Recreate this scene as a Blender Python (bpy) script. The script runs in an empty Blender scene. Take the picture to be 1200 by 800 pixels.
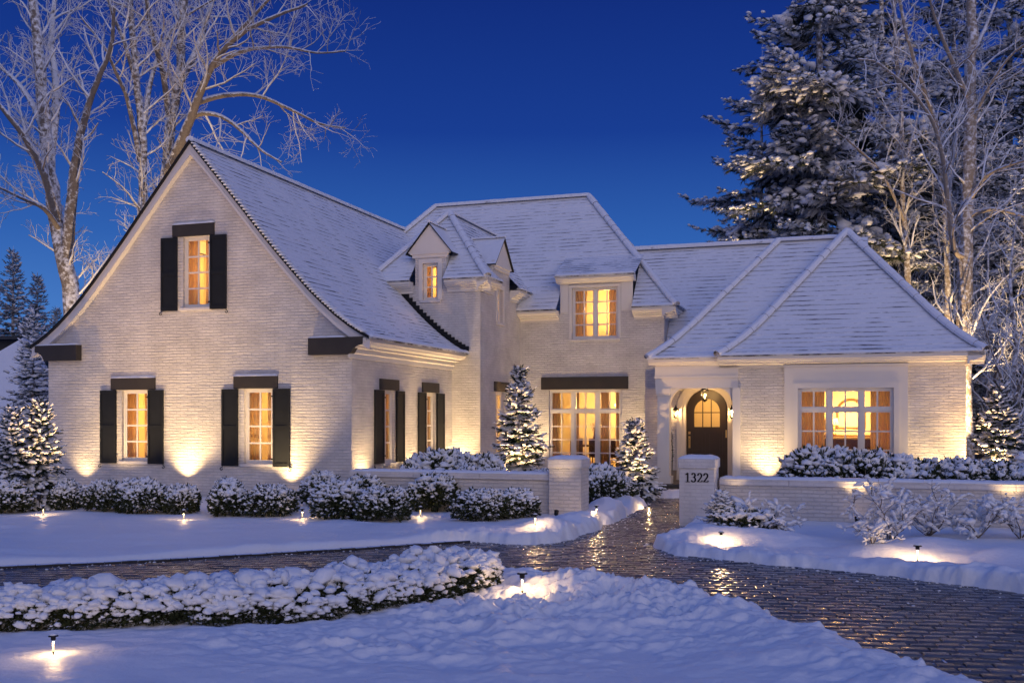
import bpy, bmesh, math, random
import numpy as np
from mathutils import Vector, Matrix
from mathutils.geometry import tessellate_polygon

R = math.radians
SC = bpy.context.scene
COL = SC.collection
TH = math.atan2(400, 1190)                 # the house is turned by this angle to the view
CT, ST = math.cos(TH), math.sin(TH)
HX, HY = -4.1076, 26.0                     # front right corner of the gabled wing
rng = np.random.default_rng(7)
random.seed(7)


def HW(u, v, z=0.0):
    """house coordinates (along the facade, into the house, up) -> world"""
    return (HX + CT * u + ST * v, HY - ST * u + CT * v, z)


def at(px, py, Y):
    """survey helper: a sight line at distance Y -> world point"""
    return Vector(((px - 600) / 1190 * Y, Y, 2.2 + (490 - py) * Y / 1190))


# ------------------------------------------------------------------ objects
def tag(o, label=None, cat=None, group=None, kind=None):
    if label: o['label'] = label
    if cat: o['category'] = cat
    if group: o['group'] = group
    if kind: o['kind'] = kind
    return o


def thing(name, label, cat, loc=(0, 0, 0), rz=0.0, group=None):
    o = bpy.data.objects.new(name, None)
    COL.objects.link(o)
    o.location = loc
    o.rotation_euler = (0, 0, rz)
    o.empty_display_size = 0.2
    return tag(o, label, cat, group)


def copy_tree(o, parent=None):
    c = o.copy()
    COL.objects.link(c)
    if parent is not None:
        c.parent = parent
    for ch in KIDS.get(o.name, []):
        copy_tree(ch, c)
    return c


KIDS = {}


def link(name, me, mats, parent=None):
    if not isinstance(mats, (list, tuple)):
        mats = [mats]
    for m in mats:
        me.materials.append(m)
    o = bpy.data.objects.new(name, me)
    COL.objects.link(o)
    if parent is not None:
        o.parent = parent
        KIDS.setdefault(parent.name, []).append(o)
    return o


class MB:
    """collects faces of one mesh; mp maps local (a, b, z) into the parent's frame"""

    def __init__(self, mp=None):
        self.v, self.f, self.uv, self.mi = [], [], [], []
        self.mp = mp or (lambda a, b, z: (a, b, z))

    def face(self, pts, uv=None, mi=0):
        i = len(self.v)
        self.v += [self.mp(*p) for p in pts]
        self.f.append(tuple(range(i, i + len(pts))))
        self.uv += uv if uv else [(0, 0)] * len(pts)
        self.mi.append(mi)

    def box(self, x0, x1, y0, y1, z0, z1, mi=0, uvs=True):
        if x1 < x0: x0, x1 = x1, x0
        if y1 < y0: y0, y1 = y1, y0
        if z1 < z0: z0, z1 = z1, z0
        q = [((x0, y0, z0), (x1, y0, z0), (x1, y0, z1), (x0, y0, z1), 0),
             ((x1, y0, z0), (x1, y1, z0), (x1, y1, z1), (x1, y0, z1), 1),
             ((x1, y1, z0), (x0, y1, z0), (x0, y1, z1), (x1, y1, z1), 0),
             ((x0, y1, z0), (x0, y0, z0), (x0, y0, z1), (x0, y1, z1), 1),
             ((x0, y0, z1), (x1, y0, z1), (x1, y1, z1), (x0, y1, z1), 2),
             ((x0, y1, z0), (x1, y1, z0), (x1, y0, z0), (x0, y0, z0), 2)]
        for a, b, c, d, k in q:
            P = (a, b, c, d)
            uv = [(p[0], p[2]) if k == 0 else (p[1], p[2]) if k == 1 else (p[0], p[1]) for p in P]
            self.face(P, uv, mi)

    def prism(self, poly, a0, a1, axis='y', mi=0):
        """poly: 2-D outline. axis y: (x,z) swept along y; axis x: (y,z) along x; axis z: (x,y) along z"""
        def m(p, t):
            return (p[0], t, p[1]) if axis == 'y' else (t, p[0], p[1]) if axis == 'x' else (p[0], p[1], t)
        n = len(poly)
        ar = sum(poly[i][0] * poly[(i + 1) % n][1] - poly[(i + 1) % n][0] * poly[i][1] for i in range(n))
        if ar < 0: poly = poly[::-1]
        f0 = [m(p, a0) for p in poly]
        f1 = [m(p, a1) for p in poly]
        if axis == 'y':
            self.face(f0, [(p[0], p[1]) for p in poly], mi); self.face(f1[::-1], [(p[0], p[1]) for p in poly[::-1]], mi)
        else:
            self.face(f0[::-1], [(p[0], p[1]) for p in poly[::-1]], mi); self.face(f1, [(p[0], p[1]) for p in poly], mi)
        for i in range(n):
            j = (i + 1) % n
            q = (f0[j], f0[i], f1[i], f1[j]) if axis == 'y' else (f0[i], f0[j], f1[j], f1[i])
            self.face(q, [(a0, 0), (a0, 1), (a1, 1), (a1, 0)], mi)

    def tube(self, pts, rad, n=6, mi=0, cap=True):
        pts = [Vector(p) for p in pts]
        if not hasattr(rad, '__len__'): rad = [rad] * len(pts)
        base = len(self.v)
        ref = None
        for i, p in enumerate(pts):
            t = (pts[min(i + 1, len(pts) - 1)] - pts[max(i - 1, 0)])
            if t.length < 1e-9: t = Vector((0, 0, 1))
            t.normalize()
            if ref is None:
                ref = Vector((0, 0, 1)) if abs(t.z) < 0.9 else Vector((1, 0, 0))
            a = ref - t * ref.dot(t)
            if a.length < 1e-6: a = t.orthogonal()
            a.normalize(); ref = a
            b = t.cross(a)
            for k in range(n):
                w = 2 * math.pi * k / n
                q = p + (a * math.cos(w) + b * math.sin(w)) * rad[i]
                self.v.append(self.mp(*q))
        for i in range(len(pts) - 1):
            for k in range(n):
                k2 = (k + 1) % n
                self.f.append((base + i * n + k, base + i * n + k2, base + (i + 1) * n + k2, base + (i + 1) * n + k))
                self.uv += [(0, 0)] * 4; self.mi.append(mi)
        if cap:
            self.f.append(tuple(base + k for k in range(n))[::-1]); self.uv += [(0, 0)] * n; self.mi.append(mi)
            e = base + (len(pts) - 1) * n
            self.f.append(tuple(e + k for k in range(n))); self.uv += [(0, 0)] * n; self.mi.append(mi)

    def lathe(self, prof, c=(0, 0, 0), n=16, mi=0):
        base = len(self.v)
        for r, z in prof:
            for k in range(n):
                w = 2 * math.pi * k / n
                self.v.append(self.mp(c[0] + r * math.cos(w), c[1] + r * math.sin(w), c[2] + z))
        for i in range(len(prof) - 1):
            for k in range(n):
                k2 = (k + 1) % n
                self.f.append((base + i * n + k, base + i * n + k2, base + (i + 1) * n + k2, base + (i + 1) * n + k))
                self.uv += [(0, 0)] * 4; self.mi.append(mi)
        for e, rev in ((0, True), (len(prof) - 1, False)):
            if prof[e][0] > 1e-4:
                t = tuple(base + e * n + k for k in range(n))
                self.f.append(t[::-1] if rev else t); self.uv += [(0, 0)] * n; self.mi.append(mi)

    def build(self, name, mats, parent=None, smooth=False, bevel=0.0):
        me = bpy.data.meshes.new(name)
        me.from_pydata(self.v, [], self.f)
        uvl = me.uv_layers.new(name='UVMap')
        uvl.data.foreach_set('uv', np.array(self.uv, np.float32).ravel())
        me.polygons.foreach_set('material_index', np.array(self.mi, np.int32))
        if smooth: me.polygons.foreach_set('use_smooth', np.ones(len(self.f), bool))
        me.update()
        o = link(name, me, mats, parent)
        if bevel:
            w = o.modifiers.new('weld', 'WELD'); w.merge_threshold = 1e-4
            b = o.modifiers.new('bevel', 'BEVEL'); b.width = bevel; b.segments = 2; b.limit_method = 'ANGLE'
        return o


def np_mesh(name, verts, tris=None, quads=None, mats=(), parent=None, smooth=False, mi=None, attr=None):
    me = bpy.data.meshes.new(name)
    verts = np.asarray(verts, np.float32)
    me.vertices.add(len(verts)); me.vertices.foreach_set('co', verts.ravel())
    loops, starts, n = [], [], 0
    for F, k in ((tris, 3), (quads, 4)):
        if F is not None and len(F):
            F = np.asarray(F, np.int32)
            loops.append(F.ravel()); starts.append(n + np.arange(len(F), dtype=np.int32) * k); n += F.size
    loops = np.concatenate(loops); starts = np.concatenate(starts)
    me.loops.add(len(loops)); me.loops.foreach_set('vertex_index', loops)
    me.polygons.add(len(starts)); me.polygons.foreach_set('loop_start', starts)
    if smooth: me.polygons.foreach_set('use_smooth', np.ones(len(starts), bool))
    if mi is not None: me.polygons.foreach_set('material_index', np.asarray(mi, np.int32))
    if attr is not None:
        a = me.attributes.new('tone', 'FLOAT', 'POINT'); a.data.foreach_set('value', np.asarray(attr, np.float32))
    me.update(calc_edges=True); me.validate()
    return link(name, me, mats, parent)


# ------------------------------------------------------------------ noise
def _hash(ix, iy, s):
    n = (ix * 374761393 + iy * 668265263 + s * 974634777) & 0xffffffff
    n = ((n ^ (n >> 13)) * 1274126177) & 0xffffffff
    return ((n ^ (n >> 16)) & 0xffff) / 65535.0


def vnoise(x, y, s=0):
    ix = np.floor(x).astype(np.int64); iy = np.floor(y).astype(np.int64)
    fx = x - ix; fy = y - iy
    fx = fx * fx * (3 - 2 * fx); fy = fy * fy * (3 - 2 * fy)
    a = _hash(ix, iy, s); b = _hash(ix + 1, iy, s); c = _hash(ix, iy + 1, s); d = _hash(ix + 1, iy + 1, s)
    return (a * (1 - fx) + b * fx) * (1 - fy) + (c * (1 - fx) + d * fx) * fy - 0.5


def fbm(x, y, s=0, o=4):
    t = 0.0; a = 1.0
    for k in range(o):
        t = t + a * vnoise(x * 2 ** k + 17.3 * k, y * 2 ** k - 9.1 * k, s + k); a *= 0.5
    return t


# ------------------------------------------------------------------ materials
def mat(name):
    m = bpy.data.materials.new(name); m.use_nodes = True
    nt = m.node_tree
    return m, nt, nt.nodes['Principled BSDF']


def N(nt, t, **kw):
    n = nt.nodes.new(t)
    for k, v in kw.items():
        if k.startswith('i_'):
            n.inputs[k[2:].replace('_', ' ')].default_value = v
        else:
            setattr(n, k, v)
    return n


def plain(name, col, rough=0.6, metal=0.0, var=0.12, scale=6.0, bump=0.0, spec=0.5):
    m, nt, b = mat(name)
    no = N(nt, 'ShaderNodeTexNoise', i_Scale=scale, i_Detail=5.0)
    tc = N(nt, 'ShaderNodeTexCoord')
    nt.links.new(tc.outputs['Object'], no.inputs['Vector'])
    mx = N(nt, 'ShaderNodeMix', data_type='RGBA')
    mx.inputs[6].default_value = (*[c * (1 - var) for c in col], 1)
    mx.inputs[7].default_value = (*[min(1, c * (1 + var)) for c in col], 1)
    nt.links.new(no.outputs['Fac'], mx.inputs[0])
    nt.links.new(mx.outputs[2], b.inputs['Base Color'])
    b.inputs['Roughness'].default_value = rough
    b.inputs['Metallic'].default_value = metal
    b.inputs['Specular IOR Level'].default_value = spec
    if bump:
        bp = N(nt, 'ShaderNodeBump', i_Strength=1.0, i_Distance=bump)
        nt.links.new(no.outputs['Fac'], bp.inputs['Height']); nt.links.new(bp.outputs[0], b.inputs['Normal'])
    return m


def emit(name, col, s):
    m, nt, b = mat(name)
    b.inputs['Base Color'].default_value = (0.8, 0.7, 0.5, 1)
    b.inputs['Emission Color'].default_value = (*col, 1)
    b.inputs['Emission Strength'].default_value = s
    return m


def make_brick(name, ca, cb, bump=0.017, streak=1.35):
    m, nt, b = mat(name)
    L = nt.links.new
    uv = N(nt, 'ShaderNodeUVMap')
    nz = N(nt, 'ShaderNodeTexNoise', i_Scale=2.2, i_Detail=3.0)
    L(uv.outputs[0], nz.inputs['Vector'])
    mp = N(nt, 'ShaderNodeVectorMath', operation='SCALE'); mp.inputs['Scale'].default_value = 0.035
    L(nz.outputs['Color'], mp.inputs[0])
    ad = N(nt, 'ShaderNodeVectorMath', operation='ADD'); L(uv.outputs[0], ad.inputs[0]); L(mp.outputs[0], ad.inputs[1])
    br = N(nt, 'ShaderNodeTexBrick', i_Scale=1.0, i_Mortar_Size=0.011, i_Mortar_Smooth=0.35, i_Bias=0.0)
    br.inputs['Brick Width'].default_value = 0.235; br.inputs['Row Height'].default_value = 0.078
    br.inputs['Color1'].default_value = (*ca, 1); br.inputs['Color2'].default_value = (*cb, 1)
    br.inputs['Mortar'].default_value = (*[c * 0.95 for c in cb], 1)
    L(ad.outputs[0], br.inputs['Vector'])
    # worn whitewash: larger blotches and thin pale streaks along the courses
    bl = N(nt, 'ShaderNodeTexNoise', i_Scale=1.3, i_Detail=6.0, i_Roughness=0.65); L(uv.outputs[0], bl.inputs['Vector'])
    st = N(nt, 'ShaderNodeMapping'); st.inputs['Scale'].default_value = (2.2, 17.0, 1); L(ad.outputs[0], st.inputs['Vector'])
    sn = N(nt, 'ShaderNodeTexNoise', i_Scale=1.0, i_Detail=3.0, i_Roughness=0.6); L(st.outputs[0], sn.inputs['Vector'])
    rp = N(nt, 'ShaderNodeValToRGB'); rp.color_ramp.elements[0].position = 0.3; rp.color_ramp.elements[1].position = 0.75
    rp.color_ramp.elements[0].color = (0.74, 0.73, 0.73, 1); rp.color_ramp.elements[1].color = (1.07, 1.06, 1.05, 1)
    L(bl.outputs['Fac'], rp.inputs[0])
    mu = N(nt, 'ShaderNodeMix', data_type='RGBA', blend_type='MULTIPLY'); mu.inputs[0].default_value = 1
    L(br.outputs['Color'], mu.inputs[6]); L(rp.outputs[0], mu.inputs[7])
    ck = N(nt, 'ShaderNodeTexNoise', i_Scale=9.0, i_Detail=5.0, i_Roughness=0.7); L(uv.outputs[0], ck.inputs['Vector'])
    cm = N(nt, 'ShaderNodeMapRange'); cm.inputs['From Min'].default_value = 0.67; cm.inputs['From Max'].default_value = 0.74; cm.inputs['To Max'].default_value = 0.55; L(ck.outputs['Fac'], cm.inputs['Value'])
    cx_ = N(nt, 'ShaderNodeMix', data_type='RGBA'); L(cm.outputs[0], cx_.inputs[0]); L(mu.outputs[2], cx_.inputs[6]); cx_.inputs[7].default_value = (0.33, 0.27, 0.24, 1)
    L(cx_.outputs[2], b.inputs['Base Color'])
    b.inputs['Roughness'].default_value = 0.62
    inv = N(nt, 'ShaderNodeMath', operation='MULTIPLY_ADD'); inv.inputs[1].default_value = -1.0; inv.inputs[2].default_value = 1.0
    L(br.outputs['Fac'], inv.inputs[0])
    h1 = N(nt, 'ShaderNodeMath', operation='MULTIPLY_ADD'); h1.inputs[1].default_value = streak
    L(sn.outputs['Fac'], h1.inputs[0]); L(inv.outputs[0], h1.inputs[2])
    fn = N(nt, 'ShaderNodeTexNoise', i_Scale=26.0, i_Detail=4.0); L(uv.outputs[0], fn.inputs['Vector'])
    h2 = N(nt, 'ShaderNodeMath', operation='MULTIPLY_ADD'); h2.inputs[1].default_value = 0.5
    L(fn.outputs['Fac'], h2.inputs[0]); L(h1.outputs[0], h2.inputs[2])
    bp = N(nt, 'ShaderNodeBump', i_Strength=1.0, i_Distance=bump); L(h2.outputs[0], bp.inputs['Height'])
    L(bp.outputs[0], b.inputs['Normal'])
    return m


def make_snow(name='snow', bump=0.02, scale=9.0, col=(0.80, 0.82, 0.86)):
    m, nt, b = mat(name)
    L = nt.links.new
    tc = N(nt, 'ShaderNodeTexCoord')
    n1 = N(nt, 'ShaderNodeTexNoise', i_Scale=scale, i_Detail=8.0, i_Roughness=0.62); L(tc.outputs['Object'], n1.inputs['Vector'])
    mx = N(nt, 'ShaderNodeMix', data_type='RGBA')
    mx.inputs[6].default_value = (*[c * 0.95 for c in col], 1); mx.inputs[7].default_value = (*[min(c * 1.04, .93) for c in col], 1)
    L(n1.outputs['Fac'], mx.inputs[0]); L(mx.outputs[2], b.inputs['Base Color'])
    b.inputs['Roughness'].default_value = 0.5
    b.inputs['Specular IOR Level'].default_value = 0.35
    bp = N(nt, 'ShaderNodeBump', i_Strength=1.0, i_Distance=bump); L(n1.outputs['Fac'], bp.inputs['Height']); L(bp.outputs[0], b.inputs['Normal'])
    return m


def make_dusted(name, under, lo=0.05, hi=0.45, scale=5.0, snow=(0.78, 0.80, 0.85), rough=0.8, noise=0.8, undervar=0.5):
    """something with snow lying on whatever faces upward"""
    m, nt, b = mat(name)
    L = nt.links.new
    tc = N(nt, 'ShaderNodeTexCoord')
    g = N(nt, 'ShaderNodeNewGeometry'); sp = N(nt, 'ShaderNodeSeparateXYZ'); L(g.outputs['Normal'], sp.inputs[0])
    n1 = N(nt, 'ShaderNodeTexNoise', i_Scale=scale, i_Detail=5.0, i_Roughness=0.65); L(tc.outputs['Object'], n1.inputs['Vector'])
    ma = N(nt, 'ShaderNodeMath', operation='MULTIPLY_ADD'); ma.inputs[1].default_value = noise; ma.inputs[2].default_value = -noise * 0.5
    L(n1.outputs['Fac'], ma.inputs[0])
    su = N(nt, 'ShaderNodeMath', operation='ADD'); L(sp.outputs['Z'], su.inputs[0]); L(ma.outputs[0], su.inputs[1])
    mr = N(nt, 'ShaderNodeMapRange'); mr.inputs['From Min'].default_value = lo; mr.inputs['From Max'].default_value = hi
    L(su.outputs[0], mr.inputs['Value'])
    n2 = N(nt, 'ShaderNodeTexNoise', i_Scale=scale * 2.7, i_Detail=4.0); L(tc.outputs['Object'], n2.inputs['Vector'])
    u = N(nt, 'ShaderNodeMix', data_type='RGBA')
    u.inputs[6].default_value = (*[c * (1 - undervar) for c in under], 1); u.inputs[7].default_value = (*[c * (1 + undervar) for c in under], 1)
    L(n2.outputs['Fac'], u.inputs[0])
    mx = N(nt, 'ShaderNodeMix', data_type='RGBA'); L(mr.outputs[0], mx.inputs[0]); L(u.outputs[2], mx.inputs[6]); mx.inputs[7].default_value = (*snow, 1)
    L(mx.outputs[2], b.inputs['Base Color'])
    b.inputs['Roughness'].default_value = rough; b.inputs['Specular IOR Level'].default_value = 0.25
    bp = N(nt, 'ShaderNodeBump', i_Strength=0.8, i_Distance=0.02); L(n2.outputs['Fac'], bp.inputs['Height']); L(bp.outputs[0], b.inputs['Normal'])
    return m


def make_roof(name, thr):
    """snowed-over slate: course shadows painted as thin broken lines in bare slate colour"""
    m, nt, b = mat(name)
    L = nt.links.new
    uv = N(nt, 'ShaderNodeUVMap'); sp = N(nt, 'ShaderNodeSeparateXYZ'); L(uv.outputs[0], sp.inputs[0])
    # shadow line painted slate-dark at the foot of every course, broken along its length
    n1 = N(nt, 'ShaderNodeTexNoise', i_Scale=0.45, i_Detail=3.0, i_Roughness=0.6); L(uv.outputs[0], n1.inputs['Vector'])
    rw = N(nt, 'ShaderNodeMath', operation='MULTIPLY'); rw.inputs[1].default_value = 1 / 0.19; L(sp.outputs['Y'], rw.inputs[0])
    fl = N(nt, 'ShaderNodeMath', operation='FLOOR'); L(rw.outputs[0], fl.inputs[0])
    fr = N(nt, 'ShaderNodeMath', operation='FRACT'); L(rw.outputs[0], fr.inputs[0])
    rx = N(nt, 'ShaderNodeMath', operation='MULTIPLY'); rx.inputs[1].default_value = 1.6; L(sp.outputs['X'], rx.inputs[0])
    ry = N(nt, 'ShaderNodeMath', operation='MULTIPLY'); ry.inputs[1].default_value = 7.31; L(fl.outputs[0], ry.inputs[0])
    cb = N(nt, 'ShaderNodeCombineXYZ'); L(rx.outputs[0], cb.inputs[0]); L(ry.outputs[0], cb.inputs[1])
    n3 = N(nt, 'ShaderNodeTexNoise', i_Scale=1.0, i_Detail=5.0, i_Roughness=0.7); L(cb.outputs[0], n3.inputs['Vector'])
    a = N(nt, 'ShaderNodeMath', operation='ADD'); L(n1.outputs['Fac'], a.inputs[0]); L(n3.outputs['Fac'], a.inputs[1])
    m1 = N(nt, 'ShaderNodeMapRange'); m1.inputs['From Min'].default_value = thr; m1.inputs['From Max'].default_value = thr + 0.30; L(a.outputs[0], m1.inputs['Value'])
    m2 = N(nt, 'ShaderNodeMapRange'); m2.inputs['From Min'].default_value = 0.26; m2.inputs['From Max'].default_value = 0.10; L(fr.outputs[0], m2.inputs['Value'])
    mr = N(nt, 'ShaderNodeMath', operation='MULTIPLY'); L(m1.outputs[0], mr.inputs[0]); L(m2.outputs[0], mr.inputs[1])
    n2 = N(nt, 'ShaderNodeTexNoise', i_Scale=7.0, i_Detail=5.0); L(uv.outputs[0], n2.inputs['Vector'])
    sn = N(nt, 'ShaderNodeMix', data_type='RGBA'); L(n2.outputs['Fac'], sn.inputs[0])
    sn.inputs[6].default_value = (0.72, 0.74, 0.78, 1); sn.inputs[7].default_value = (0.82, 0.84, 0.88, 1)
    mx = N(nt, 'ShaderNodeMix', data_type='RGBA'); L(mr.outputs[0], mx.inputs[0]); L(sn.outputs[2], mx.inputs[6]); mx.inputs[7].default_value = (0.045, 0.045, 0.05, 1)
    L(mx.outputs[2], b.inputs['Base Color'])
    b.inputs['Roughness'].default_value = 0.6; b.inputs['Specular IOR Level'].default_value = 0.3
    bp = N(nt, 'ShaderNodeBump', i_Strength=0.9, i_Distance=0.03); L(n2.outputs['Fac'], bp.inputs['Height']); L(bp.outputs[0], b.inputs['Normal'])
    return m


def make_pane():
    m, nt, b = mat('window_glass')
    L = nt.links.new
    nt.nodes.remove(b)
    tr = N(nt, 'ShaderNodeBsdfTransparent'); tr.inputs[0].default_value = (0.96, 0.95, 0.92, 1)
    gl = N(nt, 'ShaderNodeBsdfGlossy', i_Roughness=0.02)
    lw = N(nt, 'ShaderNodeLayerWeight'); lw.inputs[0].default_value = 0.5
    pw = N(nt, 'ShaderNodeMath', operation='POWER'); pw.inputs[1].default_value = 4.0; L(lw.outputs['Facing'], pw.inputs[0])
    fr = N(nt, 'ShaderNodeMath', operation='MULTIPLY_ADD'); fr.inputs[1].default_value = 0.6; fr.inputs[2].default_value = 0.035; L(pw.outputs[0], fr.inputs[0])
    mx = N(nt, 'ShaderNodeMixShader'); L(fr.outputs[0], mx.inputs[0]); L(tr.outputs[0], mx.inputs[1]); L(gl.outputs[0], mx.inputs[2])
    L(mx.outputs[0], nt.nodes['Material Output'].inputs[0])
    return m


def make_cloth(name, col, trans=0.5):
    m, nt, b = mat(name)
    L = nt.links.new
    b.inputs['Base Color'].default_value = (*col, 1); b.inputs['Roughness'].default_value = 0.9
    tl = N(nt, 'ShaderNodeBsdfTranslucent'); tl.inputs[0].default_value = (*col, 1)
    mx = N(nt, 'ShaderNodeMixShader'); mx.inputs[0].default_value = trans
    L(b.outputs[0], mx.inputs[1]); L(tl.outputs[0], mx.inputs[2]); L(mx.outputs[0], nt.nodes['Material Output'].inputs[0])
    return m


def make_paver():
    m, nt, b = mat('wet_paver')
    L = nt.links.new
    tc = N(nt, 'ShaderNodeTexCoord')
    at_ = N(nt, 'ShaderNodeAttribute', attribute_name='tone')
    n1 = N(nt, 'ShaderNodeTexNoise', i_Scale=14.0, i_Detail=6.0, i_Roughness=0.7); L(tc.outputs['Object'], n1.inputs['Vector'])
    ad = N(nt, 'ShaderNodeMath', operation='MULTIPLY_ADD'); ad.inputs[1].default_value = 0.6; L(n1.outputs['Fac'], ad.inputs[0]); L(at_.outputs['Fac'], ad.inputs[2])
    rp = N(nt, 'ShaderNodeValToRGB')
    e = rp.color_ramp.elements; e[0].position = 0.15; e[0].color = (0.030, 0.029, 0.032, 1); e[1].position = 1.0; e[1].color = (0.125, 0.118, 0.120, 1)
    L(ad.outputs[0], rp.inputs[0])
    n3 = N(nt, 'ShaderNodeTexNoise', i_Scale=1.1, i_Detail=6.0, i_Roughness=0.7); L(tc.outputs['Object'], n3.inputs['Vector'])
    mr = N(nt, 'ShaderNodeMapRange'); mr.inputs['From Min'].default_value = 0.60; mr.inputs['From Max'].default_value = 0.78; mr.inputs['To Max'].default_value = 0.35
    L(n3.outputs['Fac'], mr.inputs['Value'])
    mx = N(nt, 'ShaderNodeMix', data_type='RGBA'); L(mr.outputs[0], mx.inputs[0]); L(rp.outputs[0], mx.inputs[6]); mx.inputs[7].default_value = (0.55, 0.57, 0.62, 1)
    L(mx.outputs[2], b.inputs['Base Color'])
    rr = N(nt, 'ShaderNodeMapRange'); rr.inputs['To Min'].default_value = 0.12; rr.inputs['To Max'].default_value = 0.34; L(n1.outputs['Fac'], rr.inputs['Value'])
    L(rr.outputs[0], b.inputs['Roughness'])
    b.inputs['Specular IOR Level'].default_value = 0.8
    n4 = N(nt, 'ShaderNodeTexNoise', i_Scale=30.0, i_Detail=5.0); L(tc.outputs['Object'], n4.inputs['Vector'])
    bp = N(nt, 'ShaderNodeBump', i_Strength=0.8, i_Distance=0.007); L(n4.outputs['Fac'], bp.inputs['Height']); L(bp.outputs[0], b.inputs['Normal'])
    return m


def make_joint():
    m, nt, b = mat('joint_sand_and_snow')
    L = nt.links.new
    tc = N(nt, 'ShaderNodeTexCoord')
    n1 = N(nt, 'ShaderNodeTexNoise', i_Scale=3.0, i_Detail=8.0, i_Roughness=0.75); L(tc.outputs['Object'], n1.inputs['Vector'])
    mr = N(nt, 'ShaderNodeMapRange'); mr.inputs['From Min'].default_value = 0.52; mr.inputs['From Max'].default_value = 0.60; L(n1.outputs['Fac'], mr.inputs['Value'])
    mx = N(nt, 'ShaderNodeMix', data_type='RGBA'); L(mr.outputs[0], mx.inputs[0]); mx.inputs[6].default_value = (0.03, 0.028, 0.028, 1); mx.inputs[7].default_value = (0.72, 0.74, 0.8, 1)
    L(mx.outputs[2], b.inputs['Base Color']); b.inputs['Roughness'].default_value = 0.5
    return m


M = dict(
    brick=make_brick('white_painted_brick', (0.74, 0.71, 0.68), (0.67, 0.645, 0.62)),
    stucco=make_brick('white_smooth_masonry', (0.74, 0.72, 0.71), (0.72, 0.70, 0.69), bump=0.004, streak=0.5),
    trim=plain('cream_trim_paint', (0.72, 0.68, 0.62), 0.5, var=0.05, scale=3),
    casing=plain('white_window_paint', (0.74, 0.70, 0.64), 0.4, var=0.04),
    black=plain('black_shutter_paint', (0.010, 0.012, 0.015), 0.6, var=0.3, spec=0.25),
    lintel=plain('dark_bronze_timber', (0.030, 0.025, 0.021), 0.65, var=0.35, scale=3, bump=0.01),
    iron=plain('black_iron', (0.015, 0.015, 0.016), 0.45, metal=0.6, var=0.2),
    brass=plain('brass', (0.6, 0.42, 0.16), 0.3, metal=1.0, var=0.1),
    snow=make_snow('snow'),
    lump=make_snow('clinging_snow', 0.012, 22.0),
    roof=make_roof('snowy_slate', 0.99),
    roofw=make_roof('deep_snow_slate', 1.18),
    slate=make_dusted('slate_edge', (0.05, 0.05, 0.055), -0.20, 0.10, 1.3, noise=1.8),
    capm=make_dusted('ridge_tile_in_snow', (0.035, 0.035, 0.04), -0.62, -0.30, 2.0, noise=1.6),
    pane=make_pane(),
    plaster=plain('warm_cream_plaster', (0.84, 0.76, 0.58), 0.8, var=0.06, scale=2),
    floorw=plain('oak_floor', (0.30, 0.17, 0.08), 0.4, var=0.2, scale=5),
    curtain=make_cloth('cream_curtain_cloth', (0.80, 0.64, 0.38), 0.5),
    door=plain('dark_walnut_door', (0.024, 0.014, 0.008), 0.4, var=0.4, scale=4),
    stone=make_dusted('grey_step_stone', (0.10, 0.095, 0.095), 1.06, 1.2, 3.0, noise=0.4),
    bulb=emit('lamp_glow', (1.0, 0.62, 0.26), 14.0),
    tube=emit('path_light_tube', (1.0, 0.66, 0.30), 2.0),
    bark=make_dusted('bark_with_snow', (0.16, 0.135, 0.115), -0.12, 0.25, 6.0, noise=2.0),
    birch=make_dusted('pale_bark_with_snow', (0.27, 0.225, 0.18), -0.05, 0.35, 7.0, noise=2.2),
    twig=make_dusted('twigs_with_snow', (0.15, 0.13, 0.12), -0.80, -0.20, 4.0, noise=0.8),
    leaf=make_dusted('dark_leaves', (0.035, 0.045, 0.018), 0.72, 1.0, 9.0, noise=0.7),
    needle=make_dusted('dark_needles', (0.020, 0.034, 0.020), 0.75, 1.1, 4.0, noise=0.8),
    needlefar=make_dusted('far_needles', (0.028, 0.038, 0.028), -0.10, 0.8, 1.2, noise=1.0),
    paver=make_paver(), joint=make_joint(),
    kerb=make_dusted('kerb_block', (0.05, 0.047, 0.047), 0.75, 0.98, 2.3, noise=1.1),
    sofa=plain('brown_sofa_cloth', (0.10, 0.055, 0.03), 0.9),
    cushion=plain('cream_cushion_cloth', (0.7, 0.58, 0.4), 0.9),
    wood=plain('brown_wood', (0.10, 0.05, 0.022), 0.45, var=0.3),
    shade=make_cloth('lamp_shade_cloth', (0.9, 0.75, 0.5), 0.6),
    terracotta=plain('grey_planter', (0.22, 0.19, 0.17), 0.8),
)
# ------------------------------------------------------------------ camera, sky, dusk light
cam = bpy.data.cameras.new('camera'); co = bpy.data.objects.new('camera', cam); COL.objects.link(co)
co.location = (0, 0, 2.2); co.rotation_euler = (R(90), 0, 0)
cam.sensor_width = 36.0; cam.lens = 36.0 * 1190 / 1200; cam.shift_y = 90 / 1200
cam.clip_start = 0.1; cam.clip_end = 3000
SC.camera = co

wd = bpy.data.worlds.new('World'); SC.world = wd; wd.use_nodes = True
nt = wd.node_tree; bg = nt.nodes['Background']
tc = N(nt, 'ShaderNodeTexCoord'); sx = N(nt, 'ShaderNodeSeparateXYZ'); nt.links.new(tc.outputs['Generated'], sx.inputs[0])


def sky_ramp(stops):
    r = N(nt, 'ShaderNodeValToRGB'); e = r.color_ramp.elements
    for i, (p, c) in enumerate(stops):
        k = e[i] if i < 2 else e.new(p)
        k.position = p; k.color = (*c, 1)
    nt.links.new(sx.outputs['Z'], r.inputs[0]); return r


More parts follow.
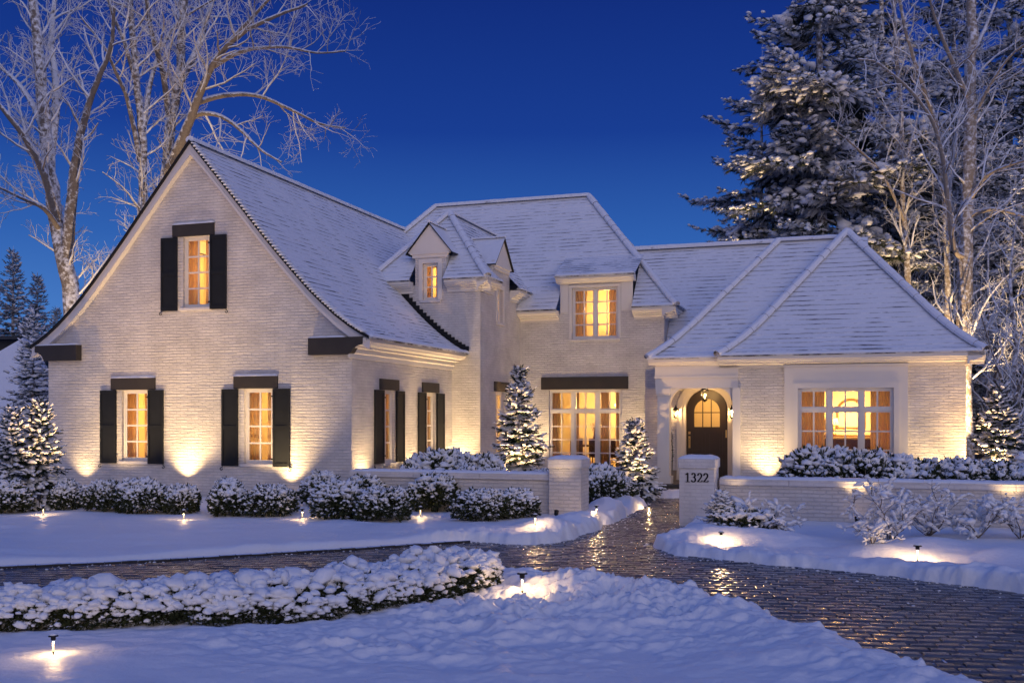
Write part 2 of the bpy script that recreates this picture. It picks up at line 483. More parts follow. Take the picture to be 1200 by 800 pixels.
SKY_AHEAD = sky_ramp([(0.0, (0.09, 0.24, 0.62)), (1.0, (0.05, 0.12, 0.43)), (0.09, (0.062, 0.20, 0.56)), (0.17, (0.027, 0.118, 0.43)), (0.27, (0.008, 0.046, 0.28)), (0.40, (0.004, 0.023, 0.185)), (0.6, (0.02, 0.05, 0.28))])
SKY_BEHIND = sky_ramp([(0.0, (0.60, 0.46, 0.42)), (1.0, (0.05, 0.12, 0.43)), (0.12, (0.42, 0.37, 0.42)), (0.35, (0.15, 0.21, 0.46)), (0.7, (0.075, 0.15, 0.46))])
mr = N(nt, 'ShaderNodeMapRange'); mr.inputs['From Min'].default_value = 0.45; mr.inputs['From Max'].default_value = -0.45
mr.interpolation_type = 'SMOOTHSTEP'
nt.links.new(sx.outputs['Y'], mr.inputs['Value'])
mx = N(nt, 'ShaderNodeMix', data_type='RGBA'); nt.links.new(mr.outputs[0], mx.inputs[0])
nt.links.new(SKY_AHEAD.outputs[0], mx.inputs[6]); nt.links.new(SKY_BEHIND.outputs[0], mx.inputs[7])
sky = N(nt, 'ShaderNodeTexSky', sky_type='NISHITA'); sky.sun_disc = False
SUN_EL, SUN_ROT = R(3.0), R(200)
sky.sun_elevation = R(-2.5); sky.sun_rotation = SUN_ROT; sky.ozone_density = 6.0; sky.air_density = 1.0; sky.dust_density = 0.5
sc_ = N(nt, 'ShaderNodeVectorMath', operation='SCALE'); sc_.inputs['Scale'].default_value = 0.12
nt.links.new(sky.outputs[0], sc_.inputs[0])
ad = N(nt, 'ShaderNodeVectorMath', operation='ADD'); nt.links.new(mx.outputs[2], ad.inputs[0]); nt.links.new(sc_.outputs[0], ad.inputs[1])
nt.links.new(ad.outputs[0], bg.inputs['Color']); bg.inputs['Strength'].default_value = 1.0

sun = bpy.data.lights.new('afterglow_sun', 'SUN'); so = bpy.data.objects.new('afterglow_sun', sun); COL.objects.link(so)
sun.energy = 0.70; sun.angle = R(50); sun.color = (1.0, 0.78, 0.60)
so.rotation_euler = (R(78), 0, R(20)); so.location = (0, -20, 20)      # low, from behind the viewer

SC.view_settings.view_transform = 'Standard'; SC.view_settings.look = 'None'
SC.view_settings.exposure = 0.0; SC.view_settings.gamma = 1.0
SC.cycles.use_denoising = True
try:
    SC.cycles.denoiser = 'OPENIMAGEDENOISE'; SC.cycles.denoising_input_passes = 'RGB_ALBEDO_NORMAL'; SC.cycles.denoising_prefilter = 'ACCURATE'
except Exception:
    pass
SC.cycles.max_bounces = 7; SC.cycles.diffuse_bounces = 3; SC.cycles.glossy_bounces = 3; SC.cycles.transmission_bounces = 4
SC.cycles.transparent_max_bounces = 8; SC.cycles.sample_clamp_indirect = 4.0
SC.cycles.caustics_reflective = False; SC.cycles.caustics_refractive = False
SC.cycles.use_light_tree = True

# ------------------------------------------------------------------ the drive and the snow
DRIVE = [(-40, -2), (-22, 9.0), (-14, 12.6), (-7.5, 14.88), (-5.27, 15.68), (-2.84, 16.89), (-0.75, 18.05), (-0.1, 17.75), (0.5, 17.55), (0.95, 18.15), (1.43, 19.0),
         (2.05, 21.1), (2.62, 22.6), (3.45, 25.3), (3.35, 28.2), (5.2, 27.7), (4.6, 25.0), (3.75, 21.4), (2.95, 18.6), (2.36, 17.5), (2.45, 16.3), (3.29, 15.68), (4.35, 14.79), (5.29, 14.0),
         (5.92, 13.29), (6.6, 12.5), (8.5, 10.4), (11, 7.2), (14, 2.0), (17, -8), (9, -8), (6.2, 1.0), (4.6, 4.6), (3.75, 7.4), (3.40, 8.9), (3.22, 9.6), (2.93, 10.3), (2.77, 11.0), (2.55, 11.55),
         (2.2, 11.95), (1.8, 12.3), (1.3, 12.6), (0.85, 13.2), (0.40, 13.75), (-0.1, 13.85), (-0.8, 13.7), (-1.6, 13.0), (-2.5, 12.45), (-3.6, 11.9), (-5.5, 11.75), (-9, 11.0), (-15, 8.2), (-30, -4)]


def sdf(x, y, poly=DRIVE):
    x = np.asarray(x, float); y = np.asarray(y, float)
    d2 = np.full(x.shape, 1e9); ins = np.zeros(x.shape, bool)
    n = len(poly)
    for i in range(n):
        ax, ay = poly[i]; bx, by = poly[(i + 1) % n]
        ex, ey = bx - ax, by - ay
        t = np.clip(((x - ax) * ex + (y - ay) * ey) / (ex * ex + ey * ey), 0, 1)
        d2 = np.minimum(d2, (x - ax - t * ex) ** 2 + (y - ay - t * ey) ** 2)
        c = ((ay > y) != (by > y)) & (x < ex * (y - ay) / (ey if abs(ey) > 1e-12 else 1e-12) + ax)
        ins ^= c
    return np.where(ins, -1, 1) * np.sqrt(d2)


def sstep(a, b, x):
    t = np.clip((x - a) / (b - a), 0, 1); return t * t * (3 - 2 * t)


MOUNDS = [(0.6, 18.9, 0.55, 0.45, 0.20), (1.25, 20.2, 0.5, 0.6, 0.14), (2.1, 22.9, 0.45, 0.6, 0.22), (2.7, 24.6, 0.5, 0.6, 0.20), (3.5, 17.6, 0.9, 0.5, 0.16), (4.6, 17.3, 0.8, 0.5, 0.18),
          (6.6, 16.3, 1.0, 0.6, 0.20), (7.6, 15.3, 0.7, 0.5, 0.16), (5.6, 15.9, 0.6, 0.4, 0.10), (8.5, 14.6, 0.9, 0.6, 0.15), (0.7, 12.3, 0.8, 0.35, 0.12), (1.5, 11.4, 0.7, 0.5, 0.10), (-0.6, 11.0, 0.9, 0.35, 0.08), (2.2, 10.4, 0.5, 0.6, 0.09),
          (0.4, 10.2, 1.2, 0.3, 0.07), (-1.2, 9.2, 0.9, 0.3, 0.05)]


def gz(x, y):
    x = np.asarray(x, float); y = np.asarray(y, float)
    d = sdf(x, y) + vnoise(x * 2.3, y * 2.3, 5) * 0.16 + vnoise(x * 7, y * 7, 6) * 0.09 + vnoise(x * 19, y * 19, 8) * 0.03
    tidy = sstep(-1.2, -2.2, x) * sstep(13.6, 14.2, y)              # the kerbed edge in front of the wing is straight
    d = d * (1 - tidy) + (sdf(x, y) - 0.10 + vnoise(x * 5, y * 5, 5) * 0.06) * tidy
    edge = sstep(0.0, 0.20, d)
    base = 0.10 + 0.10 * fbm(x * 0.33, y * 0.33, 11, 3)
    bank = 0.10 * np.exp(-((d - 0.5) / 0.45) ** 2) * (1 - 0.75 * tidy)
    near = np.exp(-np.maximum(d - 0.2, 0) / 1.1) * (1 - 0.85 * tidy)
    trod = np.exp(-(((x - 0.7) / 1.7) ** 2 + ((y - 11.4) / 1.5) ** 2)) + 0.7 * np.exp(-(((x + 1.2) / 1.6) ** 2 + ((y - 9.6) / 0.9) ** 2))
    f1 = fbm(x * 1.7, y * 2.3, 21, 4); f2 = fbm(x * 5.3, y * 6.1, 31, 4)
    rid = np.abs(fbm(x * 2.6, y * 3.6, 41, 4))
    h = base + bank + f1 * (0.022 + 0.05 * near + 0.09 * np.minimum(trod, 1)) + f2 * (0.005 + 0.036 * near + 0.07 * np.minimum(trod, 1)) + fbm(x * 15, y * 17, 61, 3) * (0.002 + .022 * near + .026 * np.minimum(trod, 1)) - rid * (0.16 * np.minimum(trod, 1) + 0.06 * near)
    ch = sstep(0.06, 0.16, fbm(x * 6.5 + 0.6 * vnoise(x * 3, y * 3, 71), y * 7.5, 72, 3)) * 0.050 + sstep(0.10, 0.18, fbm(x * 14, y * 16, 75, 2)) * 0.028
    h = h + ch * np.clip(0.9 * np.minimum(trod, 1) * sstep(-.25, .25, vnoise(x * 1.1, y * 1.4, 79)) + 0.40 * near * sstep(-.1, .3, vnoise(x * 1.3, y * 1.6, 81)), 0, 1)
    h = h + fbm(x * 0.9, y * 2.6, 51, 3) * 0.035
    for mx_, my_, sx_, sy_, a in MOUNDS:
        h = h + a * np.exp(-(((x - mx_) / sx_) ** 2 + ((y - my_) / sy_) ** 2))
    h = np.maximum(h, 0.035)
    far = sstep(60, 120, np.hypot(x, y - 20))
    return edge * h * (1 - far * 0.6) - (1 - edge) * 0.10


def G(x, y):
    return float(gz(np.array([x]), np.array([y]))[0])


def steps_(*seg):
    o = []
    for a, b, s in seg:
        n = max(1, int(round((b - a) / s))); o += list(np.linspace(a, b, n, endpoint=False))
    return np.array(o + [seg[-1][1]])


xs = steps_((-900, -100, 80), (-100, -14, 4), (-14, -7, .12), (-7, -3, .05), (-3, 4.2, .027), (4.2, 6.9, .05), (6.9, 14, .11), (14, 100, 4), (100, 900, 80))
ys = steps_((-300, -4, 20), (-4, 6, .5), (6, 8, .036), (8, 13.8, .026), (13.8, 14.2, .036), (14.2, 22, .07), (22, 32, .16), (32, 120, 4), (120, 1500, 90))
gx, gy = np.meshgrid(xs, ys)
gzv = gz(gx, gy)
nx, ny = len(xs), len(ys)
idx = np.arange(nx * ny).reshape(ny, nx)
Q = np.stack([idx[:-1, :-1], idx[:-1, 1:], idx[1:, 1:], idx[1:, :-1]], -1).reshape(-1, 4)
ground = np_mesh('snow_ground', np.stack([gx, gy, gzv], -1).reshape(-1, 3), quads=Q, mats=[make_snow('snow_field', 0.012, 16.0)], smooth=True)
tag(ground, 'white snow covering the lawn, banked along the drive', 'snow', kind='structure')

# pavers
ang = R(-5); ca, sa = math.cos(ang), math.sin(ang)
PW, PD = 0.25, 0.20
pv = []
for j in range(-60, 170):
    for i in range(-110, 90):
        a = (i + (0.5 if j % 2 else 0.0)) * PW; b_ = j * PD
        pv.append((a, b_))
pv = np.array(pv)
px = pv[:, 0] * ca - pv[:, 1] * sa; py = pv[:, 0] * sa + pv[:, 1] * ca
keep = (sdf(px, py) < 0.28) & (py > 6.5) & (py < 29) & (np.abs(px) < 10 + 0.45 * py - 4)
px, py = px[keep], py[keep]; n = len(px)
hw, hd, bv, th = PW / 2 - 0.007, PD / 2 - 0.007, 0.014, 0.05
lx = np.array([-1, 1, 1, -1]); ly = np.array([-1, -1, 1, 1])
top = np.stack([lx * (hw - bv), ly * (hd - bv), np.zeros(4)], -1)
mid = np.stack([lx * hw, ly * hd, np.full(4, -0.011)], -1)
low = np.stack([lx * hw, ly * hd, np.full(4, -th)], -1)
T = np.concatenate([top, mid, low])                                    # 12 vertices
ja = rng.normal(0, 0.014, n) + ang
V = T[None].repeat(n, 0) * np.array([1, 1, 1])[None, None]
V = V * (1 + rng.normal(0, 0.012, (n, 1, 1)) * np.array([1, 1, 0]))
tx, ty = rng.normal(0, 0.018, n), rng.normal(0, 0.032, n)
z = V[..., 2] + V[..., 0] * tx[:, None] + V[..., 1] * ty[:, None] + rng.normal(0, 0.0028, n)[:, None]
X = V[..., 0] * np.cos(ja)[:, None] - V[..., 1] * np.sin(ja)[:, None] + px[:, None] + rng.normal(0, .003, n)[:, None]
Y = V[..., 0] * np.sin(ja)[:, None] + V[..., 1] * np.cos(ja)[:, None] + py[:, None] + rng.normal(0, .003, n)[:, None]
fq = [(0, 1, 2, 3)] + [(4 + k, 4 + (k + 1) % 4, (k + 1) % 4, k) for k in range(4)] + [(8 + k, 8 + (k + 1) % 4, 4 + (k + 1) % 4, 4 + k) for k in range(4)]
FQ = (np.array(fq)[None] + (np.arange(n) * 12)[:, None, None]).reshape(-1, 4)
drive = np_mesh('driveway', np.stack([X, Y, z], -1).reshape(-1, 3), quads=FQ, mats=[M['paver']], attr=rng.random(n).repeat(12))
tag(drive, 'wet dark block paved driveway with snow in its joints', 'driveway', kind='structure')
mb = MB()
mb.face([(-40, -8, -0.016), (20, -8, -0.016), (20, 30, -0.016), (-40, 30, -0.016)])
tag(mb.build('driveway_bed', M['joint']), 'dark sand and snow between the paving blocks', 'driveway', kind='structure')

# kerb blocks along the lawn edge
kb = MB()
kp = [Vector((*p, 0)) for p in [(-14, 12.6), (-7.5, 14.88), (-5.27, 15.68), (-2.84, 16.89), (-0.75, 18.05)]]
s = 0
for a, b_ in zip(kp[:-1], kp[1:]):
    t = (b_ - a); Lk = t.length; t.normalize(); nn = Vector((-t.y, t.x, 0))
    k = int(Lk / 0.235)
    for i in range(k):
        c0 = a + t * (i * Lk / k + 0.006); c1 = a + t * ((i + 1) * Lk / k - 0.006)
        zz = 0.034 + random.uniform(-.006, .006)
        P = [c0 + nn * -0.03, c1 + nn * -0.03, c1 + nn * 0.09, c0 + nn * 0.09]
        lo = [Vector((p.x, p.y, -0.05)) for p in P]; hi = [Vector((p.x, p.y, zz)) for p in P]
        kb.face(hi)
        for q in range(4):
            kb.face([lo[q], lo[(q + 1) % 4], hi[(q + 1) % 4], hi[q]])
tag(kb.build('kerb', M['kerb']), 'row of dark kerb blocks between lawn snow and drive', 'kerb', kind='structure')

# crumbs of snow thrown on the paving
def icos(sub):
    bm = bmesh.new(); bmesh.ops.create_icosphere(bm, subdivisions=sub, radius=1.0)
    v = np.array([q.co[:] for q in bm.verts]); f = np.array([[q.index for q in p.verts] for p in bm.faces]); bm.free()
    return v, f


ICO1, ICO2 = icos(1), icos(2)
cx = rng.uniform(-9, 10, 60000); cy = rng.uniform(7, 27, 60000)
dd = sdf(cx, cy)
kp_ = (dd < 0.05) & (rng.random(60000) < (0.016 + 0.5 * np.exp(dd * 8.0)))
cx, cy = cx[kp_], cy[kp_]; n = len(cx)
r_ = np.minimum(rng.gamma(1.4, 0.0045, n) + 0.003, .022)
V = ICO1[0][None] * (r_[:, None, None] * rng.uniform(.6, 1.3, (n, 12, 1))) * np.array([1.3, 1.1, .6])
V = V + np.stack([cx, cy, np.full(n, 0.004)], -1)[:, None]
np_f = (ICO1[1][None] + (np.arange(n) * 12)[:, None, None]).reshape(-1, 3)
tag(np_mesh('snow_crumbs', V.reshape(-1, 3), tris=np_f, mats=[M['snow']], smooth=True), 'loose crumbs of snow scattered over the wet paving', 'snow', kind='stuff')
# ------------------------------------------------------------------ the house
HOUSE = thing('house', 'large white painted brick house with steep snowy roofs and glowing windows', 'house', (HX, HY, 0), -TH)


def mpv(c):      # facade plane at depth c, facing the drive
    return lambda a, d, z: (a, c + d, z)


def mpu(c):      # side plane at u = c, facing right
    return lambda a, d, z: (c - d, a, z)


def wall(mp, outer, holes, mat_=None, thick=0.16, name='wall', parent=None):
    mb = MB(mp)
    loops = [[Vector((a, z, 0)) for a, z in lp] for lp in [outer] + holes]
    flat = [p for lp in loops for p in lp]
    for t in tessellate_polygon(loops):
        P = [flat[i] for i in t]
        ar = (P[1].x - P[0].x) * (P[2].y - P[0].y) - (P[2].x - P[0].x) * (P[1].y - P[0].y)
        if abs(ar) < 1e-9: continue
        if ar < 0: P = P[::-1]
        mb.face([(p.x, 0, p.y) for p in P], [(p.x, p.y) for p in P])
    for lp in holes:
        n = len(lp)
        for i in range(n):
            a, b = lp[i], lp[(i + 1) % n]
            mb.face([(a[0], 0, a[1]), (b[0], 0, b[1]), (b[0], thick, b[1]), (a[0], thick, a[1])], [(a[0], a[1]), (b[0], b[1]), (b[0] + .1, b[1]), (a[0] + .1, a[1])])
    return mb.build(name, mat_ or M['brick'], parent or HOUSE)


def rect(a0, a1, z0, z1):
    return [(a0, z0), (a1, z0), (a1, z1), (a0, z1)]


def window(mp, units, inset=0.09, mull=0.05, sill=True, deep=0.06):
    """units: list of (a0, a1, [(z0, z1, cols, rows), ...]); one frame mesh, its panes and its sill below it"""
    fr = MB(mp); pn = MB(mp)
    A0 = min(u[0] for u in units); A1 = max(u[1] for u in units)
    Z0 = min(t[0] for u in units for t in u[2]); Z1 = max(t[1] for u in units for t in u[2])
    o = 0.055
    d0, d1 = inset, inset + deep
    fr.box(A0, A0 + o, d0, d1, Z0, Z1); fr.box(A1 - o, A1, d0, d1, Z0, Z1)
    fr.box(A0 + o, A1 - o, d0, d1, Z0, Z0 + o); fr.box(A0 + o, A1 - o, d0, d1, Z1 - o, Z1)
    us = sorted(units)
    for k in range(len(us) - 1):
        m_ = (us[k][1] + us[k + 1][0]) / 2
        fr.box(m_ - mull, m_ + mull, d0 - 0.012, d1 - .002, Z0 + o, Z1 - o)
    for k, (a0, a1, tiers) in enumerate(us):
        l = A0 + o if k == 0 else (us[k - 1][1] + a0) / 2 + mull
        r = A1 - o if k == len(us) - 1 else (us[k + 1][0] + a1) / 2 - mull
        ts = sorted(tiers)
        for q, (z0, z1, nc, nr) in enumerate(ts):
            b_ = Z0 + o if q == 0 else z0 + mull * .8
            t_ = Z1 - o if q == len(ts) - 1 else z1 - mull * .8
            if q: fr.box(l, r, d0 - 0.008, d1 - .004, z0 - mull * .8, z0 + mull * .8)
            s_ = 0.040          # sash
            e0, e1 = d0 + 0.014, d1 - 0.008
            fr.box(l, l + s_, e0, e1, b_, t_); fr.box(r - s_, r, e0, e1, b_, t_)
            fr.box(l + s_, r - s_, e0, e1, b_, b_ + s_); fr.box(l + s_, r - s_, e0, e1, t_ - s_, t_)
            L_, R_, B_, T_ = l + s_, r - s_, b_ + s_, t_ - s_
            w = 0.022
            for c in range(1, nc):
                x = L_ + (R_ - L_) * c / nc
                fr.box(x - w, x + w, e0 + .006, e1 - .002, B_, T_)
            for c in range(1, nr):
                y = B_ + (T_ - B_) * c / nr
                fr.box(L_, R_, e0 + .009, e1 - .005, y - w, y + w)
            pn.box(L_ - .004, R_ + .004, e1 - .018, e1 - .014, B_ - .004, T_ + .004)
    f = fr.build('window', M['casing'], HOUSE)
    pn.build('pane', M['pane'], f)
    if sill:
        sb = MB(mp)
        sb.box(A0 - 0.09, A1 + 0.09, -0.06, inset + .03, Z0 - 0.085, Z0 - 0.004)
        sb.build('sill', M['stucco'], f, bevel=0.008)
    return f


def room(mp, a0, a1, z0, z1, depth, power, lamp=(0.5, 0.55, 0.75), col=(1.0, 0.53, 0.145), rad=0.12):
    mb = MB(mp)
    d0, d1 = 0.02, depth
    mb.face([(a0, d1, z0), (a1, d1, z0), (a1, d1, z1), (a0, d1, z1)])
    mb.face([(a0, d0, z0), (a0, d1, z0), (a0, d1, z1), (a0, d0, z1)])
    mb.face([(a1, d0, z0), (a1, d0, z1), (a1, d1, z1), (a1, d1, z0)])
    mb.face([(a0, d0, z1), (a0, d1, z1), (a1, d1, z1), (a1, d0, z1)])
    mb.face([(a0, d0, z0), (a1, d0, z0), (a1, d1, z0), (a0, d1, z0)], mi=1)
    mb.build('room', [M['plaster'], M['floorw']], HOUSE)
    li = bpy.data.lights.new('room_light', 'POINT'); li.energy = power; li.color = col; li.shadow_soft_size = rad
    o = bpy.data.objects.new('room_light', li); COL.objects.link(o); o.parent = HOUSE
    o.location = mp(a0 + (a1 - a0) * lamp[0], depth * lamp[1], z0 + (z1 - z0) * lamp[2])


CURT = 'curtains hanging inside the lit windows'


def curtain(mp, a0, a1, z0, z1, d, label, folds=5, seed=0):
    r = random.Random(seed)
    n = folds * 8
    V, F = [], []
    ph = r.uniform(0, 6)
    org = Vector(mp((a0 + a1) / 2, d, z0))
    for k, z in enumerate((z0, z0 + (z1 - z0) * .5, z1)):
        for i in range(n + 1):
            t = i / n
            a = a0 + (a1 - a0) * t
            dd = d + 0.035 * math.sin(t * folds * 2 * math.pi + ph) * (1.15 - .3 * k / 2) + .012 * math.sin(t * folds * 5.1 + k)
            V.append(Vector(mp(a, dd, z)) - org)
    for k in range(2):
        for i in range(n):
            F.append((k * (n + 1) + i, k * (n + 1) + i + 1, (k + 1) * (n + 1) + i + 1, (k + 1) * (n + 1) + i))
    me = bpy.data.meshes.new('curtain'); me.from_pydata(V, [], F); me.polygons.foreach_set('use_smooth', [True] * len(F))
    o = link('curtain', me, M['curtain'])
    o.location = HW(*org); o.rotation_euler = (0, 0, -TH)
    s = o.modifiers.new('thick', 'SOLIDIFY'); s.thickness = 0.006
    tag(o, label, 'curtain', CURT)


def shutter(mp, a0, a1, z0, z1, hookside):
    mb = MB(mp)
    mb.box(a0, a1, -0.05, -0.018, z0, z1)
    e = 0.06
    for x0, x1, y0, y1 in ((a0, a0 + e, z0, z1), (a1 - e, a1, z0, z1), (a0 + e, a1 - e, z0, z0 + .09), (a0 + e, a1 - e, z1 - .08, z1), (a0 + e, a1 - e, (z0 + z1) / 2 - .05, (z0 + z1) / 2 + .05)):
        mb.box(x0, x1, -0.066, -0.05, y0, y1)
    o = mb.build('shutter', M['black'], HOUSE)
    hk = MB(mp)
    c = a0 if hookside < 0 else a1
    pts = [(c - hookside * .02, -0.03, z0 - .01), (c, -0.045, z0 - .04)]
    for k in range(10):
        w = k / 9 * 4.9
        pts.append((c + hookside * (.01 + .035 * math.sin(w * hookside) * hookside * 0 + .035 * math.sin(w)), -0.055, z0 - .075 + .035 * math.cos(w)))
    hk.tube(pts, 0.011, 5)
    hk.build('shutter_dog', M['iron'], o)
    hg = MB(mp)
    i_ = a1 if hookside < 0 else a0
    for z in (z0 + .2, z1 - .2):
        hg.box(i_ - .04, i_ + .04, -0.076, -0.067, z - .02, z + .02)
    hg.build('hinge', M['iron'], o)


def snow_strip(mp, a0, a1, d0, d1, z, h, parent, name='snow_cap', seed=0, m=None, over=0.01):
    """a soft rounded ridge of snow lying on a ledge"""
    r = np.random.default_rng(seed)
    n = max(4, int((a1 - a0) / 0.09)); k = 7
    V, F = [], []
    for i in range(n + 1):
        t = i / n
        end = min(1, min(t, 1 - t) * (a1 - a0) / 0.07)
        hh = h * (0.35 + .65 * end ** .5) * (1 + r.normal(0, .10))
        for j in range(k):
            w = math.pi * j / (k - 1)
            dd = (d0 + d1) / 2 - math.cos(w) * ((d1 - d0) / 2 + over + r.normal(0, .004))
            V.append(mp(a0 + (a1 - a0) * t + r.normal(0, .008), dd, z + hh * math.sin(w) ** .6 - 0.004))
    for i in range(n):
        for j in range(k - 1):
            F.append((i * k + j, (i + 1) * k + j, (i + 1) * k + j + 1, i * k + j + 1))
    F.append(tuple(range(k))); F.append(tuple(n * k + j for j in range(k))[::-1])
    me = bpy.data.meshes.new(name); me.from_pydata(V, [], F); me.polygons.foreach_set('use_smooth', [True] * len(F))
    return link(name, me, m or M['snow'], parent)


def lintel(mp, a0, a1, z0, z1, proud=0.05, snow=True, seed=0):
    mb = MB(mp); mb.box(a0, a1, -proud, 0.1, z0, z1)
    o = mb.build('lintel', M['lintel'], HOUSE, bevel=0.01)
    if snow: snow_strip(mp, a0 - .01, a1 + .01, -proud, 0.0, z1, 0.05, o, seed=seed)


# ---- roof slopes ---------------------------------------------------------
def roof_slope(E0, d, n, prof, left, right, s0=0.0, s1=None, m='roof', expo=0.19, seed=0, name='roof', lip=True, riser=0.016):
    """E0 eave origin, d along the eave, n inward (horizontal); prof = [(run, z)]; left/right(run) = extent along d"""
    r = np.random.default_rng(seed)
    P = np.array(prof, float)
    if s1 is None: s1 = P[-1, 0]
    ss = np.linspace(0, P[-1, 0], 400); zz = np.interp(ss, P[:, 0], P[:, 1])
    ln = np.concatenate([[0], np.cumsum(np.hypot(np.diff(ss), np.diff(zz)))])
    l0, l1 = np.interp(s0, ss, ln), np.interp(s1, ss, ln)
    k = max(1, int(round((l1 - l0) / expo)))
    mb = MB()
    d = Vector((*d, 0)); n_ = Vector((*n, 0)); E = Vector((*E0, 0))
    def pt(s, a, dz): return E + n_ * s + d * a + Vector((0, 0, np.interp(s, P[:, 0], P[:, 1]) + dz))
    for i in range(k):
        la, lb = l0 + (l1 - l0) * i / k, l0 + (l1 - l0) * (i + 1) / k
        sa_, sb_ = np.interp(la, ln, ss), np.interp(lb, ln, ss)
        aL, aR, bL, bR = left(sa_), right(sa_), left(sb_), right(sb_)
        if aR - aL < .02: continue
        seg = max(1, int((aR - aL) / 0.5))
        jit = r.normal(0, .004, seg + 1)
        for q in range(seg):
            t0, t1 = q / seg, (q + 1) / seg
            A, B = pt(sa_, aL + (aR - aL) * t0, riser + jit[q]), pt(sa_, aL + (aR - aL) * t1, riser + jit[q + 1])
            C, D = pt(sb_, bL + (bR - bL) * t1, 0), pt(sb_, bL + (bR - bL) * t0, 0)
            u0, u1, u2, u3 = aL + (aR - aL) * t0, aL + (aR - aL) * t1, bL + (bR - bL) * t1, bL + (bR - bL) * t0
            va, vb = i * 0.19 + 0.002, (i + 1) * 0.19 - .002
            mb.face([A, B, C, D], [(u0, va), (u1, va), (u2, vb), (u3, vb)])
            A0, B0 = pt(sa_, aL + (aR - aL) * t0, -0.03 if i == 0 else -.004), pt(sa_, aL + (aR - aL) * t1, -0.03 if i == 0 else -.004)
            mb.face([A0, B0, B, A], [(u0, va), (u1, va), (u1, va), (u0, va)], 1)
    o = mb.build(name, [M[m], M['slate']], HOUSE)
    if lip and s0 == 0:
        L0, L1 = left(0), right(0)
        mp = lambda a, dd, z: tuple(E + d * a + n_ * dd + Vector((0, 0, z)))
        snow_strip(mp, L0 + .02, L1 - .02, -0.03, 0.16, P[0, 1] + 0.012, 0.085, o, name='eave_snow', seed=seed, over=.02)
    return o


def caps(p0, p1, r0=0.12, seed=0, parent=None, step=0.33, prof=None):
    """ridge or hip tiles: overlapping half-round tiles under snow"""
    r = np.random.default_rng(seed); r0 *= 0.9
    pts = prof if prof else [p0, p1]
    pts = [Vector(p) for p in pts]
    L_ = [0]
    for a, b in zip(pts[:-1], pts[1:]): L_.append(L_[-1] + (b - a).length)
    def at_(s):
        for i in range(len(pts) - 1):
            if s <= L_[i + 1] or i == len(pts) - 2:
                t = (s - L_[i]) / (L_[i + 1] - L_[i]); return pts[i].lerp(pts[i + 1], t)
    n = max(1, int(L_[-1] / step))
    mb = MB()
    for i in range(n):
        a, b = at_(L_[-1] * i / n - 0.0), at_(min(L_[-1], L_[-1] * (i + 1) / n + .04))
        t = (b - a).normalized(); side = t.cross(Vector((0, 0, 1))).normalized(); up = side.cross(t)
        ra, rb = r0 * (1.03 + r.normal(0, .035)), r0 * (0.97 + r.normal(0, .035))
        m_ = 7
        ring = []
        for P, rr in ((a, ra), (a.lerp(b, .5), (ra + rb) / 2 * 1.03), (b, rb)):
            ring.append([P + side * math.cos(math.pi * (k / (m_ - 1) * 1.3 - .15)) * rr + up * (math.sin(math.pi * (k / (m_ - 1) * 1.3 - .15)) * rr * .8 + .0) for k in range(m_)])
        for q in range(2):
            for k in range(m_ - 1):
                mb.face([ring[q][k], ring[q + 1][k], ring[q + 1][k + 1], ring[q][k + 1]])
        mb.face(ring[0]); mb.face(ring[2][::-1])
    return mb.build('ridge_tiles', M['capm'], parent or HOUSE, smooth=True)


def sweep(prof, p0, p1, out, parent=None, name='cornice', m=None):
    """moulding: prof = [(out, z)] swept from p0 to p1 (horizontal)"""
    p0, p1, out = Vector(p0), Vector(p1), Vector(out)
    mb = MB()
    a = [p0 + out * o + Vector((0, 0, z)) for o, z in prof]; b = [p1 + out * o + Vector((0, 0, z)) for o, z in prof]
    n = len(prof)
    for i in range(n):
        j = (i + 1) % n
        mb.face([a[i], a[j], b[j], b[i]])
    mb.face(a[::-1]); mb.face(b)
    return mb.build(name, m or M['trim'], parent or HOUSE)


def eave_profile(reach, h=0.30):
    """from the wall out to the gutter, top at z=0"""
    return [(0, 0), (reach, 0), (reach, -0.09), (reach - .05, -0.10), (reach - .07, -0.15), (reach - .16, -0.17), (reach - .16, -0.20), (0.10, -0.22), (0.10, -h), (0.05, -h - .03), (0.05, -h - .1), (0, -h - .1)]


# ---- gabled wing ---------------------------------------------------------
UC, HS = -4.76, 5.36
RK = [(0, 9.66), (0.5, 9.08), (1.05, 8.44), (1.6, 7.80), (2.15, 7.15), (2.7, 6.53), (3.2, 5.99), (3.6, 5.57), (4.0, 5.20), (4.4, 4.86), (4.8, 4.57), (5.1, 4.39), (HS, 4.25)]
W1, W2, WU = (-7.13, -6.27, 1.02, 2.98), (-3.19, -2.33, 1.0, 2.98), (-5.11, -4.27, 5.2, 7.12)
V0 = mpv(0.0)
gp = [(-9.67, -0.4), (0, -0.4), (0, 4.55)]
gp += [(UC + d, z - .10) for d, z in RK[::-1] if d < 4.6] + [(UC - d, z - .10) for d, z in RK[1:] if d < 4.6] + [(-9.67, 4.55)]
wall(V0, gp, [rect(*W1), rect(*W2), rect(*WU)])
U0 = mpu(0.0)
S1, S2 = (1.84, 2.58, 0.98, 2.97), (4.72, 5.50, 0.98, 2.97)
wall(U0, [(0, -.4), (6.87, -.4), (6.87, 4.3), (0, 4.3)], [rect(*S1), rect(*S2)])
wall(lambda a, d, z: (-9.67 + d, -a, z), [(-13, -.4), (0, -.4), (0, 4.3), (-13, 4.3)], [])

